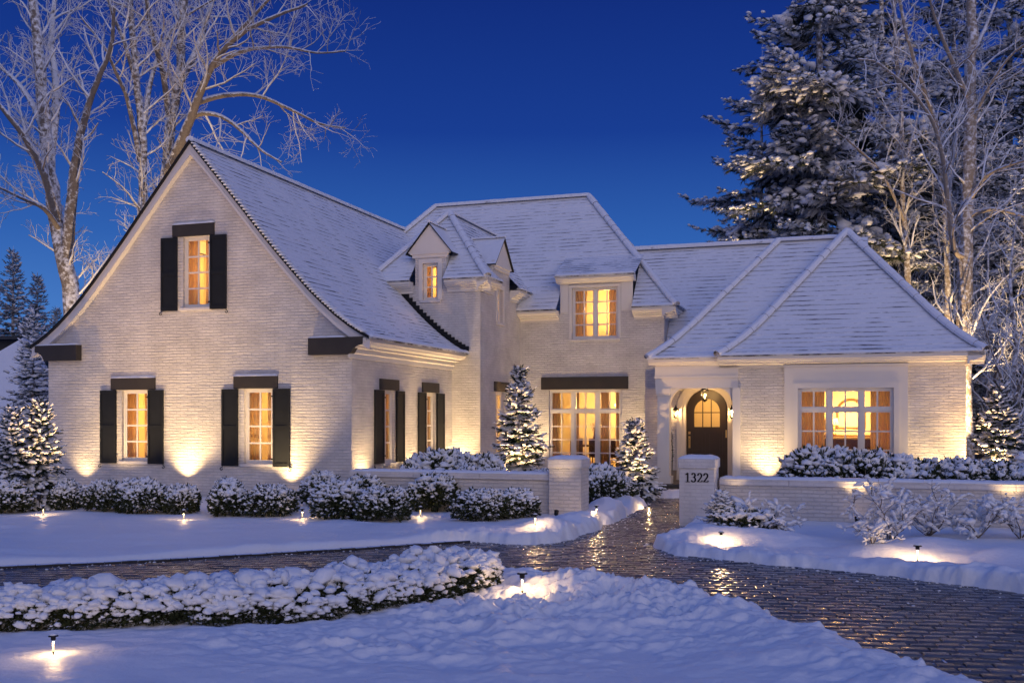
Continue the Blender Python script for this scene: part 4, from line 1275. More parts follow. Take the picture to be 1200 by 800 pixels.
def uplight(x, y, d, label, power, z=None, spot=75, blend=1.0, col=(1.0, 0.66, 0.30)):
    global first_ul
    z = G(x, y) if z is None else z
    rz = math.atan2(-d[0], d[1]) if abs(d[0]) + abs(d[1]) > 1e-6 else 0
    if first_ul is None:
        t = thing('spotlight', label, 'spotlight', (x, y, z), rz, UL)
        mb = MB(); mb.tube([(0, 0, -.1), (0, 0, .06)], .012, 6); mb.build('stake', M['iron'], t)
        mb = MB(); mb.tube([(0, -.03, .05), (0, -.02, .07), (0, .02, .15)], [.03, .045, .05], 12); mb.build('housing', M['iron'], t)
        mb = MB(); mb.tube([(0, .0205, .151), (0, .021, .152)], [.042, .042], 12); mb.build('lens', M['bulb'], t)
        first_ul = t
    else:
        t = copy_tree(first_ul); t.location = (x, y, z); t.rotation_euler = (0, 0, rz); tag(t, label)
    dv = Vector(d).normalized()
    lamp('SPOT', Vector((x, y, z + .15)) + dv * .03, power, col, .02, aim(dv), spot=spot, blend=blend)


def wall_up(u, v, face, label, power, lean=.06, off=.37, spot=98, zz=None):
    """face: 'v' for a wall facing the drive, 'u' for one facing right"""
    if face == 'v':
        x, y, _ = HW(u, v - off); d = HW(u, v - off + lean); d = (d[0] - x, d[1] - y, 1)
    else:
        x, y, _ = HW(u + off, v); d = HW(u + off - lean, v); d = (d[0] - x, d[1] - y, 1)
    uplight(x, y, d, label, power, z=zz, spot=spot)


wall_up(-8.35, 0, 'v', 'spotlight at the wall left of the lower left gable window', 190)
wall_up(-4.95, 0, 'v', 'spotlight at the wall between the two lower gable windows', 382)
wall_up(-1.75, 0, 'v', 'spotlight at the wall below the lower right gable window shutter', 348)
wall_up(0, .55, 'u', 'spotlight at the side wall corner of the gabled wing', 301)
wall_up(0, 3.62, 'u', 'spotlight at the side wall between its two shuttered windows', 301)
wall_up(.35, 6.88, 'v', 'spotlight at the foot of the tower wall', 348)
wall_up(1.45, 10.96, 'v', 'spotlight behind the tall lit spruce by the tower', 221)
wall_up(5.35, 10.96, 'v', 'spotlight at the main wall beside the potted spruce', 221)
wall_up(9.95, 5.6, 'v', 'spotlight at the wall right of the front door porch', 269)
wall_up(14.25, 5.6, 'v', 'spotlight at the wall right of the wide lit window', 332)
wall_up(12.25, -2.1, 'v', 'spotlight at the right low wall beside the bare bushes', 106, off=.30, spot=80)
wall_up(15.0, -2.1, 'v', 'spotlight at the right low wall behind the rightmost bush', 106, off=.35, spot=80)
wall_up(6.25, -2.35, 'v', 'spotlight at the foot of the left gate pillar', 80, off=.42, spot=70)
wall_up(3.4, -2.2, 'v', 'spotlight at the left low wall behind the shrub cluster', 48, off=.35, spot=80)
wall_up(9.9, -2.1, 'v', 'spotlight behind the little lit bush at the numbered pillar', 68, off=.4, spot=70)

# unseen wide lights added among the shrubs to wash the walls brighter
for u, v, face, off, pw, lb in ((-7.0, 0, 'v', 1.35, 430, 'added fill light behind the shrubs under the lower left gable window'), (-4.7, 0, 'v', 1.35, 330, 'added fill light behind the shrubs at the middle of the gable wall'), (-2.3, 0, 'v', 1.35, 430, 'added fill light behind the shrubs under the lower right gable window'),
                                (0, 2.2, 'u', 1.25, 300, 'added fill light facing the nearer side wall window'), (0, 5.0, 'u', 1.25, 280, 'added fill light facing the farther side wall window'), (.2, 6.88, 'v', 1.3, 270, 'added fill light facing the tower wall'), (1.6, 10.96, 'v', 1.3, 340, 'added fill light left of the tall three part window'),
                                (5.3, 10.96, 'v', 1.3, 380, 'added fill light right of the tall three part window'), (9.7, 5.6, 'v', 1.0, 150, 'added fill light facing the wall right of the porch'), (12.0, 5.6, 'v', 1.0, 130, 'added fill light under the wide right wing window'), (14.3, 5.6, 'v', 1.0, 150, 'added fill light facing the right end of the right wing')):
    wall_up(u, v, face, lb, pw, lean=.36, off=off, spot=105)

# ------------------------------------------------------------------ garden walls and gate pillars
def low_wall(u0, u1, v, label, seed, top=.985):
    t = thing('garden_wall', label, 'garden wall', HW(u0, v), -TH)
    L_ = u1 - u0
    mb = MB(); mb.box(0, L_, 0, .34, -.3, top - .16); w = mb.build('wall_body', M['brick'], t)
    mb = MB(); n = max(1, int(L_ / 1.3))
    for k in range(n):
        mb.box(L_ * k / n + .002, L_ * (k + 1) / n - .002, -.06, .40, top - .159, top - .03)
    c = mb.build('coping', M['stucco'], t, bevel=.012)
    snow_strip(lambda a, d, z: (a, d, z), .01, L_ - .01, -.055, .395, top - .03, .055, c, seed=seed)


low_wall(1.12, 5.945, -2.2, 'low white brick wall running from the house corner to the left gate pillar', 101, 1.02)
low_wall(9.56, 22, -2.1, 'long low white brick wall to the right of the numbered pillar', 102, .99)


def pillar(u, v, label, top, body, seed):
    t = thing('gate_pillar', label, 'pillar', HW(u, v), -TH)
    mb = MB(); mb.box(-.355, .355, -.355, .355, -.3, top - .22); mb.build('shaft', body, t, bevel=.012)
    mb = MB(); mb.box(-.382, .382, -.382, .382, top - .219, top - .02); c = mb.build('cap', M['stucco'], t, bevel=.018)
    V, F = [], []
    n = 16
    for i in range(n + 1):
        for j in range(n + 1):
            a, b = i / n * 2 - 1, j / n * 2 - 1
            e = min(1 - abs(a), 1 - abs(b))
            V.append((a * .376, b * .376, top - .024 + .07 * min(1, e / .35) ** .55 + .012 * float(vnoise(np.array([a * 4.0]), np.array([b * 4.0 + seed]), 3)[0])))
    for i in range(n):
        for j in range(n):
            F.append((i * (n + 1) + j, (i + 1) * (n + 1) + j, (i + 1) * (n + 1) + j + 1, i * (n + 1) + j + 1))
    me = bpy.data.meshes.new('snow_cap'); me.from_pydata(V, [], F); me.polygons.foreach_set('use_smooth', [True] * len(F))
    link('snow_cap', me, M['snow'], c)
    return t


pillar(6.315, -2.0, 'plain white brick gate pillar on the left of the entrance path', 1.35, M['brick'], 1)
P2 = pillar(9.155, -2.2, 'white gate pillar bearing the house number 1322', 1.40, M['stucco'], 2)


def arc(cx_, cy_, rx, ry, a0, a1, n=14):
    return [(cx_ + rx * math.cos(R(a0 + (a1 - a0) * k / n)), cy_ + ry * math.sin(R(a0 + (a1 - a0) * k / n))) for k in range(n + 1)]


DIG = {'1': [[(.30, 0.02), (.30, .98)], [(.28, .97), (.08, .80)], [(.08, .015), (.52, .015)]],
       '2': [arc(.29, .70, .20, .27, 170, -20, 16) + [(.36, .42), (.20, .20), (.06, .05)], [(.06, .05), (.53, .05)], [(.53, .05), (.55, .19)]],
       '3': [arc(.27, .75, .18, .22, 160, -80, 14) + [(.22, .53)], [(.22, .53)] + arc(.26, .27, .22, .255, 85, -155, 16)]}
nb = MB()
hgt = .185
for k, ch in enumerate('1322'):
    x0 = -.235 + k * .122
    for st in DIG[ch]:
        for (ax, ay), (bx, by) in zip(st[:-1], st[1:]):
            dx, dy = bx - ax, by - ay; l = math.hypot(dx, dy) or 1
            w = (.034 + .050 * abs(dy / l)) * hgt
            if ch == '2' and dy > 0 and l > .1: w *= .7
            nxv, nyv = -dy / l * w, dx / l * w
            ex, ey = dx / l * w * .35, dy / l * w * .35
            q = [(x0 + ax * hgt + nxv - ex, .905 + ay * hgt + nyv - ey), (x0 + ax * hgt - nxv - ex, .905 + ay * hgt - nyv - ey), (x0 + bx * hgt - nxv + ex, .905 + by * hgt - nyv + ey), (x0 + bx * hgt + nxv + ex, .905 + by * hgt + nyv + ey)]
            nb.prism(q, -.366, -.3545, 'y')
    for bx, by in {'2': [(.12, .76)], '3': [(.12, .82), (.07, .17)], '1': []}[ch]:
        nb.prism([(x0 + bx * hgt + .012 * math.cos(w), .905 + by * hgt + .012 * math.sin(w)) for w in [2 * math.pi * q / 10 for q in range(10)]], -.3665, -.3545, 'y')
nb.build('house_number', M['iron'], P2)

# ------------------------------------------------------------------ porch lanterns
def lantern_parts(t, s=1.0, zc=0.0, yc=0.0):
    fr = MB(); gl = MB()
    r0, r1 = .085 * s, .055 * s
    hz0, hz1 = zc - .13 * s, zc + .09 * s
    n = 6
    for k in range(n):
        w = 2 * math.pi * k / n; w2 = 2 * math.pi * (k + 1) / n
        p0 = (r1 * math.cos(w), yc + r1 * math.sin(w), hz0); p1 = (r0 * math.cos(w), yc + r0 * math.sin(w), hz1)
        fr.tube([p0, p1], .006 * s, 5)
        q0 = (r1 * .93 * math.cos(w), yc + r1 * .93 * math.sin(w), hz0); q1 = (r0 * .93 * math.cos(w), yc + r0 * .93 * math.sin(w), hz1)
        q2 = (r0 * .93 * math.cos(w2), yc + r0 * .93 * math.sin(w2), hz1); q3 = (r1 * .93 * math.cos(w2), yc + r1 * .93 * math.sin(w2), hz0)
        gl.face([q0, q3, q2, q1])
    fr.lathe([(r1 * 1.12, hz0 - .012 * s), (r1 * 1.12, hz0 + .006 * s)], (0, yc, 0), 12)
    fr.lathe([(.012 * s, hz0 - .05 * s), (r1 * .5, hz0 - .03 * s), (r1 * 1.1, hz0 - .013 * s)], (0, yc, 0), 12)
    fr.lathe([(r0 * 1.15, hz1 - .004 * s), (r0 * 1.2, hz1 + .01 * s), (r0 * .7, hz1 + .05 * s), (.02 * s, hz1 + .085 * s), (.018 * s, hz1 + .11 * s), (.004 * s, hz1 + .135 * s)], (0, yc, 0), 12)
    fr.build('frame', M['iron'], t); gl.build('glass', M['pane'], t)
    b = MB(); b.lathe([(.004, hz0 + .03 * s), (.016 * s, hz0 + .06 * s), (.018 * s, hz0 + .10 * s), (.004, hz0 + .15 * s)], (0, yc, 0), 8)
    b.build('bulb', M['bulb'], t, smooth=True)


for u, lb in ((7.07, 'black wall lantern left of the arched front door'), (8.74, 'black wall lantern right of the arched front door')):
    t = thing('wall_lantern', lb, 'lantern', HW(u, 7.598, 2.36), -TH, 'wall lanterns flanking the front door')
    mb = MB(); mb.box(-.045, .045, -.018, 0, -.09, .10); mb.tube([(0, -.01, .02), (0, -.08, .20), (0, -.15, .245), (0, -.15, .20)], .010, 6); mb.build('wall_bracket', M['iron'], t)
    lantern_parts(t, 1.0, .0, -.15)
    lamp('POINT', HW(u, 7.598 - .15, 2.375), 26, (1, .57, .21), .03)
t = thing('pendant_lantern', 'black lantern hanging in front of the arched door', 'lantern', HW(8.06, 6.6, 2.90), -TH)
mb = MB(); mb.tube([(0, 0, .2), (0, 0, .515)], .008, 5); mb.lathe([(.06, .50), (.05, .519)], n=10); mb.build('chain', M['iron'], t)
lantern_parts(t, 1.25, 0)
lamp('POINT', HW(8.06, 6.6, 2.91), 66, (1, .57, .21), .04)

# a leafy sprig by the door
t = thing('topiary', 'slim dark potted plant standing left of the front door', 'plant', HW(6.98, 7.3, FL), -TH)
mb = MB(); mb.lathe([(.09, 0), (.12, .02), (.14, .28), (.15, .30)], n=14); mb.build('pot', M['terracotta'], t)
mb = MB(); mb.tube([(0, 0, .2), (.02, 0, .8), (-.01, .01, 1.45)], [.014, .012, .006], 6)
r = random.Random(5)
for k in range(90):
    z_ = r.uniform(.55, 1.5); w = r.uniform(0, 6.28); l_ = r.uniform(.08, .17)
    b0 = Vector((0, 0, z_)); d_ = Vector((math.cos(w), math.sin(w), r.uniform(-.1, .6))).normalized(); sd = d_.cross(Vector((0, 0, 1))).normalized()
    mb.face([b0, b0 + d_ * l_ * .5 + sd * .022, b0 + d_ * l_, b0 + d_ * l_ * .5 - sd * .022])
mb.build('foliage', M['leaf'], t)

# ------------------------------------------------------------------ furniture seen through the windows
def house_thing(name, label, cat, u, v, z, group=None):
    return thing(name, label, cat, HW(u, v, z), -TH, group)


RF = .33
t = house_thing('sofa', 'dark sofa with pale cushions seen through the right wing window', 'sofa', 12.0, 7.5, RF + .42)
mb = MB(); mb.box(-1.0, 1.0, -.4, .4, 0, .38); mb.build('seat', M['sofa'], t, bevel=.03)
mb = MB(); mb.box(-1.0, 1.0, .2, .45, .38, .86); mb.build('backrest', M['sofa'], t, bevel=.05)
for s in (-1, 1):
    mb = MB(); mb.box(s * 1.0, s * 1.2, -.4, .45, 0, .62); mb.build('armrest', M['sofa'], t, bevel=.04)
for k in range(2):
    mb = MB(); mb.box(-.9 + .95 * k, -.1 + .95 * k, -.36, .18, .382, .52); mb.build('cushion', M['cushion'], t, bevel=.05)
t = house_thing('coffee_table', 'low table in front of the sofa in the right wing room', 'table', 12.0, 6.6, RF + .2)
mb = MB(); mb.box(-.6, .6, -.3, .3, .40, .45); mb.build('table_top', M['cushion'], t)
for a in (-.5, .5):
    for b in (-.22, .22):
        mb = MB(); mb.box(a - .025, a + .025, b - .025, b + .025, -.2, .40); mb.build('leg', M['wood'], t)
t = house_thing('console_table', 'slim console against the glowing back wall of the right wing room', 'table', 12.05, 9.9, RF)
mb = MB(); mb.box(-.8, .8, -.2, .2, 1.30, 1.36); mb.build('table_top', M['wood'], t)
for a in (-.75, .75):
    mb = MB(); mb.box(a - .03, a + .03, -.15, .15, 0, 1.30); mb.build('leg', M['wood'], t)
t = house_thing('mirror', 'arched mirror on the back wall of the right wing room', 'mirror', 12.1, 10.17, RF + 1.55)
mb = MB(); ro, ri = .42, .36; n = 18
for k in range(n):
    w0, w1 = math.pi * k / n, math.pi * (k + 1) / n
    mb.face([(ri * math.cos(w0), -.03, .5 + ri * math.sin(w0)), (ro * math.cos(w0), -.03, .5 + ro * math.sin(w0)), (ro * math.cos(w1), -.03, .5 + ro * math.sin(w1)), (ri * math.cos(w1), -.03, .5 + ri * math.sin(w1))])
mb.box(-ro, -ri, -.03, 0, 0, .5); mb.box(ri, ro, -.03, 0, 0, .5); mb.box(-ri, ri, -.03, 0, 0, .05)
mb.build('frame', M['wood'], t)


def table_lamp(u, v, z, label):
    t = house_thing('table_lamp', label, 'lamp', u, v, z)
    mb = MB(); mb.lathe([(.07, 0), (.09, .02), (.03, .06), (.06, .16), (.02, .28), (.012, .34)], n=14); mb.build('base', M['brass'], t, smooth=True)
    mb = MB(); mb.lathe([(.17, .30), (.11, .52)], n=18); mb.f = mb.f[:18]; mb.uv = mb.uv[:72]; mb.mi = mb.mi[:18]; mb.build('lamp_shade', M['shade'], t, smooth=True)
    lamp('POINT', HW(u, v, z + .42), 9, (1, .6, .24), .03)


table_lamp(11.6, 9.9, RF + 1.36, 'table lamp on the console in the right wing room')
t = house_thing('dining_table', 'dark dining table behind the tall three part window', 'table', 3.4, 12.9, .33)
mb = MB(); mb.box(-1.0, 1.0, -.45, .45, .84, .90); mb.build('table_top', M['wood'], t)
for a in (-.9, .9):
    for b in (-.36, .36):
        mb = MB(); mb.box(a - .04, a + .04, b - .04, b + .04, 0, .84); mb.build('leg', M['wood'], t)
for k, (u, v, lb) in enumerate(((2.75, 12.2, 'dark dining chair nearest the left mullion'), (3.45, 12.15, 'dark dining chair at the middle of the dining table'), (4.15, 12.25, 'dark dining chair nearest the right end of the dining table'))):
    t = house_thing('dining_chair', lb, 'chair', u, v, .33, 'dining chairs behind the tall window')
    mb = MB(); mb.box(-.23, .23, -.2, .25, .48, .54); mb.build('seat', M['sofa'], t)
    mb = MB(); mb.box(-.23, .23, -.25, -.2, .54, 1.15); mb.build('backrest', M['sofa'], t, bevel=.02)
    for a in (-.2, .2):
        for b in (-.2, .2):
            mb = MB(); mb.box(a - .02, a + .02, b - .02, b + .02, 0, .48); mb.build('leg', M['wood'], t)
t = house_thing('vase', 'dark vase of twigs on the dining table', 'vase', 3.2, 12.9, 1.23)
mb = MB(); mb.lathe([(.05, 0), (.10, .08), (.09, .18), (.045, .26), (.055, .30)], n=12); mb.build('vase_body', M['wood'], t, smooth=True)
mb = MB(); r = random.Random(3)
for k in range(16):
    w = r.uniform(0, 6.28); q = r.uniform(.05, .22)
    mb.tube([(0, 0, .25), (q * .4 * math.cos(w), q * .4 * math.sin(w), .5), (q * math.cos(w), q * math.sin(w), .8)], [.006, .005, .003], 4)
mb.build('twigs', M['wood'], t)
t = house_thing('chandelier', 'small chandelier under the ceiling behind the tall window', 'lamp', 4.2, 13.0, 2.55)
mb = MB(); mb.tube([(0, 0, 0), (0, 0, .85)], .012, 6)
for k in range(5):
    w = 2 * math.pi * k / 5
    mb.tube([(0, 0, .05), (.15 * math.cos(w), .15 * math.sin(w), -.03), (.27 * math.cos(w), .27 * math.sin(w), .08)], .010, 5)
mb.build('frame', M['brass'], t)
for k in range(5):
    w = 2 * math.pi * k / 5
    mb = MB(); mb.lathe([(.012, .08), (.022, .12), (.004, .19)], (.27 * math.cos(w), .27 * math.sin(w), 0), 8); mb.build('bulb', M['bulb'], t)

# ------------------------------------------------------------------ neighbouring house at the far left
A = at(29, 396, 46)
t = thing('neighbour_house', 'dark neighbouring house with a snowy lower roof at the left edge', 'house', (A.x, 46, 0))
mb = MB(); mb.box(-14, -.2, 0, 8, -.5, A.z - .1); mb.build('wall', plain('dark_siding', (.03, .035, .045), .8), t)
mb = MB(); mb.prism([(-.6, A.z - .1), (8.6, A.z - .1), (8.6, A.z + .05), (-.6, A.z + .05)], -14.5, .1, 'x'); mb.build('roof', plain('dark_roof', (.025, .028, .035), .7), t)
mb = MB()
mb.face([(.3, -.8, A.z - .05), (-6.0, -5.5, A.z - 5.4), (2.2, -5.5, A.z - 5.4), (2.2, -.8, A.z - 3.2)]); mb.face([(.3, -.8, A.z - .05), (2.2, -.8, A.z - 3.2), (2.2, -.1, A.z - 3.2), (.3, -.1, A.z - .05)])
mb.face([(.3, -.8, A.z - .05), (-7, -.8, A.z - 4.8), (-6.0, -5.5, A.z - 5.4)])
mb.build('lower_roof', M['snow'], t)
mb = MB(); mb.box(-6, 2.0, -5.3, -.02, -.5, A.z - 5.5); mb.build('lower_wall', bpy.data.materials['dark_siding'], t)
# ------------------------------------------------------------------ plant makers
def frames(d, roll=None):
    """rotation matrices whose x axis is d and whose z axis is as upright as possible"""
    d = d / np.linalg.norm(d, axis=1, keepdims=True)
    up = np.tile([0., 0., 1.], (len(d), 1)); up[np.abs(d[:, 2]) > .97] = [1., 0., 0.]
    y = np.cross(up, d); y /= np.linalg.norm(y, axis=1, keepdims=True)
    z = np.cross(d, y)
    if roll is not None:
        c, s = np.cos(roll)[:, None], np.sin(roll)[:, None]
        y, z = y * c + z * s, z * c - y * s
    return np.stack([d, y, z], -1)


def instance(temps, pos, Rm, sc, rg):
    """many copies of a few little templates as one vertex/triangle pair"""
    VV, FF = [], []; off = 0
    pick = rg.integers(0, len(temps), len(pos))
    sc = np.asarray(sc, float)
    if sc.ndim == 1: sc = np.stack([sc] * 3, -1)
    for k, (tv, tf) in enumerate(temps):
        m = pick == k
        n = int(m.sum())
        if not n: continue
        V = np.einsum('nij,nvj->nvi', Rm[m], tv[None] * sc[m][:, None, :]) + pos[m][:, None, :]
        VV.append(V.reshape(-1, 3)); FF.append((tf[None] + (np.arange(n) * len(tv))[:, None, None]).reshape(-1, 3) + off); off += n * len(tv)
    return np.concatenate(VV), np.concatenate(FF)


_rg = np.random.default_rng(99)


def lump_templates(base, k=6, amp=.22):
    out = []
    for i in range(k):
        v = base[0] * (1 + _rg.normal(0, amp, (len(base[0]), 1)))
        v[:, 2] = np.where(v[:, 2] < 0, v[:, 2] * .55, v[:, 2])
        out.append((v, base[1]))
    return out


LUMP, LUMPS = lump_templates(ICO2, 6, .16), lump_templates(ICO1, 6, .2)


def tuft_templates(k=5, n=9, wide=.20, spread=1.0):
    """leaves radiating around +x"""
    out = []
    for i in range(k):
        V, F = [], []
        for j in range(n):
            w = 2 * math.pi * (j + _rg.random()) / n; op = spread * _rg.uniform(.15, 1.0)
            d = np.array([math.cos(op), math.sin(op) * math.cos(w), math.sin(op) * math.sin(w)])
            s = np.cross(d, [math.cos(w + 1), .3, math.sin(w + 2)]); s /= np.linalg.norm(s)
            l = _rg.uniform(.7, 1.15); b = len(V)
            bend = np.array([0, 0, -.10 * l])
            V += [d * .08 * l, d * .55 * l + s * wide * l, d * l + bend, d * .55 * l - s * wide * l]
            F += [(b, b + 1, b + 2), (b, b + 2, b + 3)]
        out.append((np.array(V), np.array(F)))
    return out


TUFT = tuft_templates()
TUFTL = tuft_templates(5, 8, .15, 1.15)


def sprig_templates(k=4, n=26, w=.030, ln=.22):
    out = []
    for i in range(k):
        V, F = [], []
        for j in range(n):
            t = (j + _rg.random()) / n; a = _rg.uniform(0, 2 * math.pi)
            rad = np.array([0, math.cos(a), math.sin(a) * .6]); d = rad + np.array([.75, 0, -.1]); d /= np.linalg.norm(d)
            s = np.cross(d, [1, .2, .1]); s /= np.linalg.norm(s); b = len(V); p = np.array([t, 0, -.05 * t * t])
            l = ln * (1.1 - .45 * t) * _rg.uniform(.8, 1.2)
            V += [p - s * w, p + s * w, p + d * l]; F += [(b, b + 1, b + 2)]
        b = len(V); V += [np.array([0, -.012, 0]), np.array([0, .012, 0]), np.array([1.05, 0, -.05])]; F += [(b, b + 1, b + 2)]
        out.append((np.array(V), np.array(F)))
    return out


SPRIG = sprig_templates()
SPRIGB = sprig_templates(4, 30, .045, .30)
SPRIGC = sprig_templates(5, 34, .035, .42)


def make_shrub(seed, rx, ry, h, label, group, name='shrub', leaf=.10, lump=.06, n=520, cover=.72, tufts=TUFT, cat='shrub', side=.35, big=True, upright=.5):
    rg = np.random.default_rng(seed)
    t = thing(name, label, cat, (0, 0, 0), 0, group)
    d = rg.normal(size=(n * 2, 3)); d /= np.linalg.norm(d, axis=1, keepdims=True)
    d = d[d[:, 2] > -.45][:n]
    lumpy = 1 + .17 * np.sin(d[:, 0] * 3.1 + seed) * np.cos(d[:, 1] * 3.7 + seed * 2) + rg.normal(0, .07, len(d))
    p = d * np.array([rx, ry, h * .56]) * lumpy[:, None] * rg.uniform(.82, 1.03, (len(d), 1)) + np.array([0, 0, h * .44])
    p[:, 2] = np.maximum(p[:, 2], .04)
    ax = d * np.array([1, 1, .8]) + np.array([0, 0, upright]) + rg.normal(0, .35, d.shape)
    V, F = instance(tufts, p, frames(ax, rg.uniform(0, 6.28, len(p))), leaf * rg.uniform(.8, 1.6, len(p)), rg)
    # a darker inner tangle so that no light falls straight through
    mm = rg.random(len(p)) < .35
    V2, F2 = instance(tufts, p[mm] * np.array([.72, .72, .8]), frames(ax[mm], rg.uniform(0, 6.28, mm.sum())), leaf * 1.7 * np.ones(mm.sum()), rg)
    np_mesh('foliage', np.concatenate([V, V2]), tris=np.concatenate([F, F2 + len(V)]), mats=[M['leaf']], parent=t)
    pr = np.clip(side + (cover - side) * 1.6 * d[:, 2], .12, .97)
    k = rg.random(len(p)) < pr
    q = p[k] + ax[k] / np.linalg.norm(ax[k], axis=1, keepdims=True) * leaf * .42 + np.array([0, 0, leaf * .22])
    n_ = len(q)
    dv = ax[k].copy(); dv[:, 2] *= .35
    s = lump * rg.uniform(.55, 1.35, n_) * (0.8 + .35 * np.clip(d[k][:, 2], 0, 1))
    sc = np.stack([s * 1.25, s * .9, s * .62], -1)
    V, F = instance(LUMP if big else LUMPS, q, frames(dv, rg.normal(0, .3, n_)), sc, rg)
    kt = np.where(d[:, 2] > .45)[0]; kt = rg.choice(kt, min(len(kt), 46), replace=False)
    st_ = lump * rg.uniform(1.3, 2.3, len(kt)); dv = rg.normal(0, 1, (len(kt), 3)); dv[:, 2] *= .2
    V3, F3 = instance(LUMP, p[kt] + np.array([0, 0, leaf * .35]), frames(dv), np.stack([st_ * 1.2, st_, st_ * .5], -1), rg)
    V, F = np.concatenate([V, V3]), np.concatenate([F, F3 + len(V)])
    np_mesh('snow_cover', V, tris=F, mats=[M['lump']], parent=t, smooth=True)
    st = MB()
    for i in range(5):
        w = rg.uniform(0, 6.28); st.tube([(0, 0, -.1), (rx * .3 * math.cos(w), ry * .3 * math.sin(w), h * .35), (rx * .55 * math.cos(w), ry * .55 * math.sin(w), h * .7)], [.018, .012, .006], 5)
    st.build('stem', M['bark'], t)
    return t


def make_spruce(seed, h, r, label, group, step=.115, lev=.155, nb=8, lump=1.0, psnow=.85, name='spruce', cat='spruce', sprig=SPRIG, needle='needle', big=True, bare=.05, top_up=.9, power=.85, gap=0.0, trunk_r=None, twig=1.0, irregular=0.0, snowmat='lump', nl=1, elj=.08, shape=(.46, .26, .17)):
    rg = np.random.default_rng(seed)
    t = thing(name, label, cat, (0, 0, 0), 0, group)
    tb = MB(); tr_ = trunk_r or .018 * h + .01
    lean = rg.normal(0, .012 * h, 2)
    tb.tube([(lean[0] * q, lean[1] * q, -.3 + (h + .3) * q) for q in np.linspace(0, 1, 9)], [tr_ * (1 - q) + .006 for q in np.linspace(0, 1, 9)], 8)
    pos, dirs, lens = [], [], []
    z = bare * h
    li = 0
    while z < h * .985:
        f = z / h
        L0 = r * (1 - f) ** power * (1 - .35 * math.exp(-((f - 0) / .05) ** 2))
        k = max(4, int(nb * (.55 + .45 * (1 - f))))
        ph = rg.uniform(0, 6.28)
        for b in range(k):
            if rg.random() < gap: continue
            az = ph + 2 * math.pi * (b + rg.uniform(-.25, .25)) / k
            L = max(.05, L0 * rg.uniform(.72, 1.12) * (1 + irregular * rg.normal()))
            zz = z + rg.normal(0, lev * .25)
            el = -.28 + 1.25 * f ** 1.6 * top_up + rg.normal(0, elj)
            hd = np.array([math.cos(az), math.sin(az), 0.])
            def P(s):
                q = s / max(L, 1e-3)
                return hd * s * math.cos(el) + np.array([lean[0] * f, lean[1] * f, zz + s * math.sin(el) - .16 * L * (q ** 1.5) * (1 - f) + .10 * L * q ** 4])
            m_ = max(2, int(L / step) + 1)
            tb.tube([P(L * q) for q in np.linspace(0, 1, 4)], [tr_ * .22 * (1 - f) + .006, tr_ * .15 * (1 - f) + .005, .005, .003], 4, cap=False)
            sd = np.cross([0, 0, 1.], hd)
            for i in range(m_):
                s = L * (.18 + .82 * (i + rg.uniform(-.2, .2)) / max(1, m_ - 1)); s = min(s, L)
                p = P(s); tang = P(min(s + .03, L + .03)) - P(s - .0); tang /= np.linalg.norm(tang) + 1e-9
                tl = (.34 * (L - s) + .75 * step + .03) * twig
                for sg in (-1, 1):
                    dv = tang * rg.uniform(.55, .9) + sd * sg * rg.uniform(.6, .95) + np.array([0, 0, rg.uniform(-.30, .05)])
                    pos.append(p); dirs.append(dv); lens.append(tl * rg.uniform(.8, 1.2))
                    if tl > 2.3 * step:
                        dn = dv / np.linalg.norm(dv)
                        for q in (.5, .85):
                            pos.append(p + dn * tl * q); dirs.append(dn + tang * rg.uniform(-.2, .8) + rg.normal(0, .25, 3)); lens.append(tl * .55)
                if i == m_ - 1:
                    pos.append(p); dirs.append(tang); lens.append(tl * 1.1)
        z += lev * (1.0 - .35 * f) * rg.uniform(.85, 1.15); li += 1
    pos.append(np.array([lean[0], lean[1], h * .93])); dirs.append(np.array([0.02, 0, 1.])); lens.append(min(h * .08, .45))
    pos, dirs, lens = np.array(pos), np.array(dirs), np.array(lens)
    tb.build('trunk', M['bark'], t, smooth=True)
    V, F = instance(sprig, pos, frames(dirs, rg.normal(0, .4, len(pos))), np.maximum(lens, .06), rg)
    np_mesh('crown', V, tris=F, mats=[M[needle]], parent=t)
    if nl > 1:
        pos = np.concatenate([pos] * nl); dirs = np.concatenate([dirs] * nl); lens = np.concatenate([lens] * nl)
        pos = pos + rg.normal(0, .16, pos.shape) * lens[:, None] * np.array([1, 1, .5])
    k = (rg.random(len(pos)) < psnow) & (np.abs(dirs[:, 2]) < .75 * np.linalg.norm(dirs, axis=1))
    u = dirs[k] / np.linalg.norm(dirs[k], axis=1, keepdims=True)
    q = pos[k] + u * lens[k][:, None] * rg.uniform(.4 if nl == 1 else .1, .75 if nl == 1 else 1.0, (k.sum(), 1)) + np.array([0, 0, 1]) * lens[k][:, None] * .09
    sl = lens[k] * lump * rg.uniform(.6, 1.25, k.sum())
    sc = np.stack([sl * shape[0], sl * shape[1] + .004, sl * shape[2] + .004], -1)
    V, F = instance(LUMP if big else LUMPS, q, frames(u), sc, rg)
    np_mesh('snow_cover', V, tris=F, mats=[M[snowmat]], parent=t, smooth=True)
    return t


def place(t, x, y, z=None, rz=0.0, s=1.0):
    t.location = (x, y, G(x, y) - .03 if z is None else z); t.rotation_euler = (0, 0, rz)
    t.scale = (s, s, s) if not hasattr(s, '__len__') else s
    return t


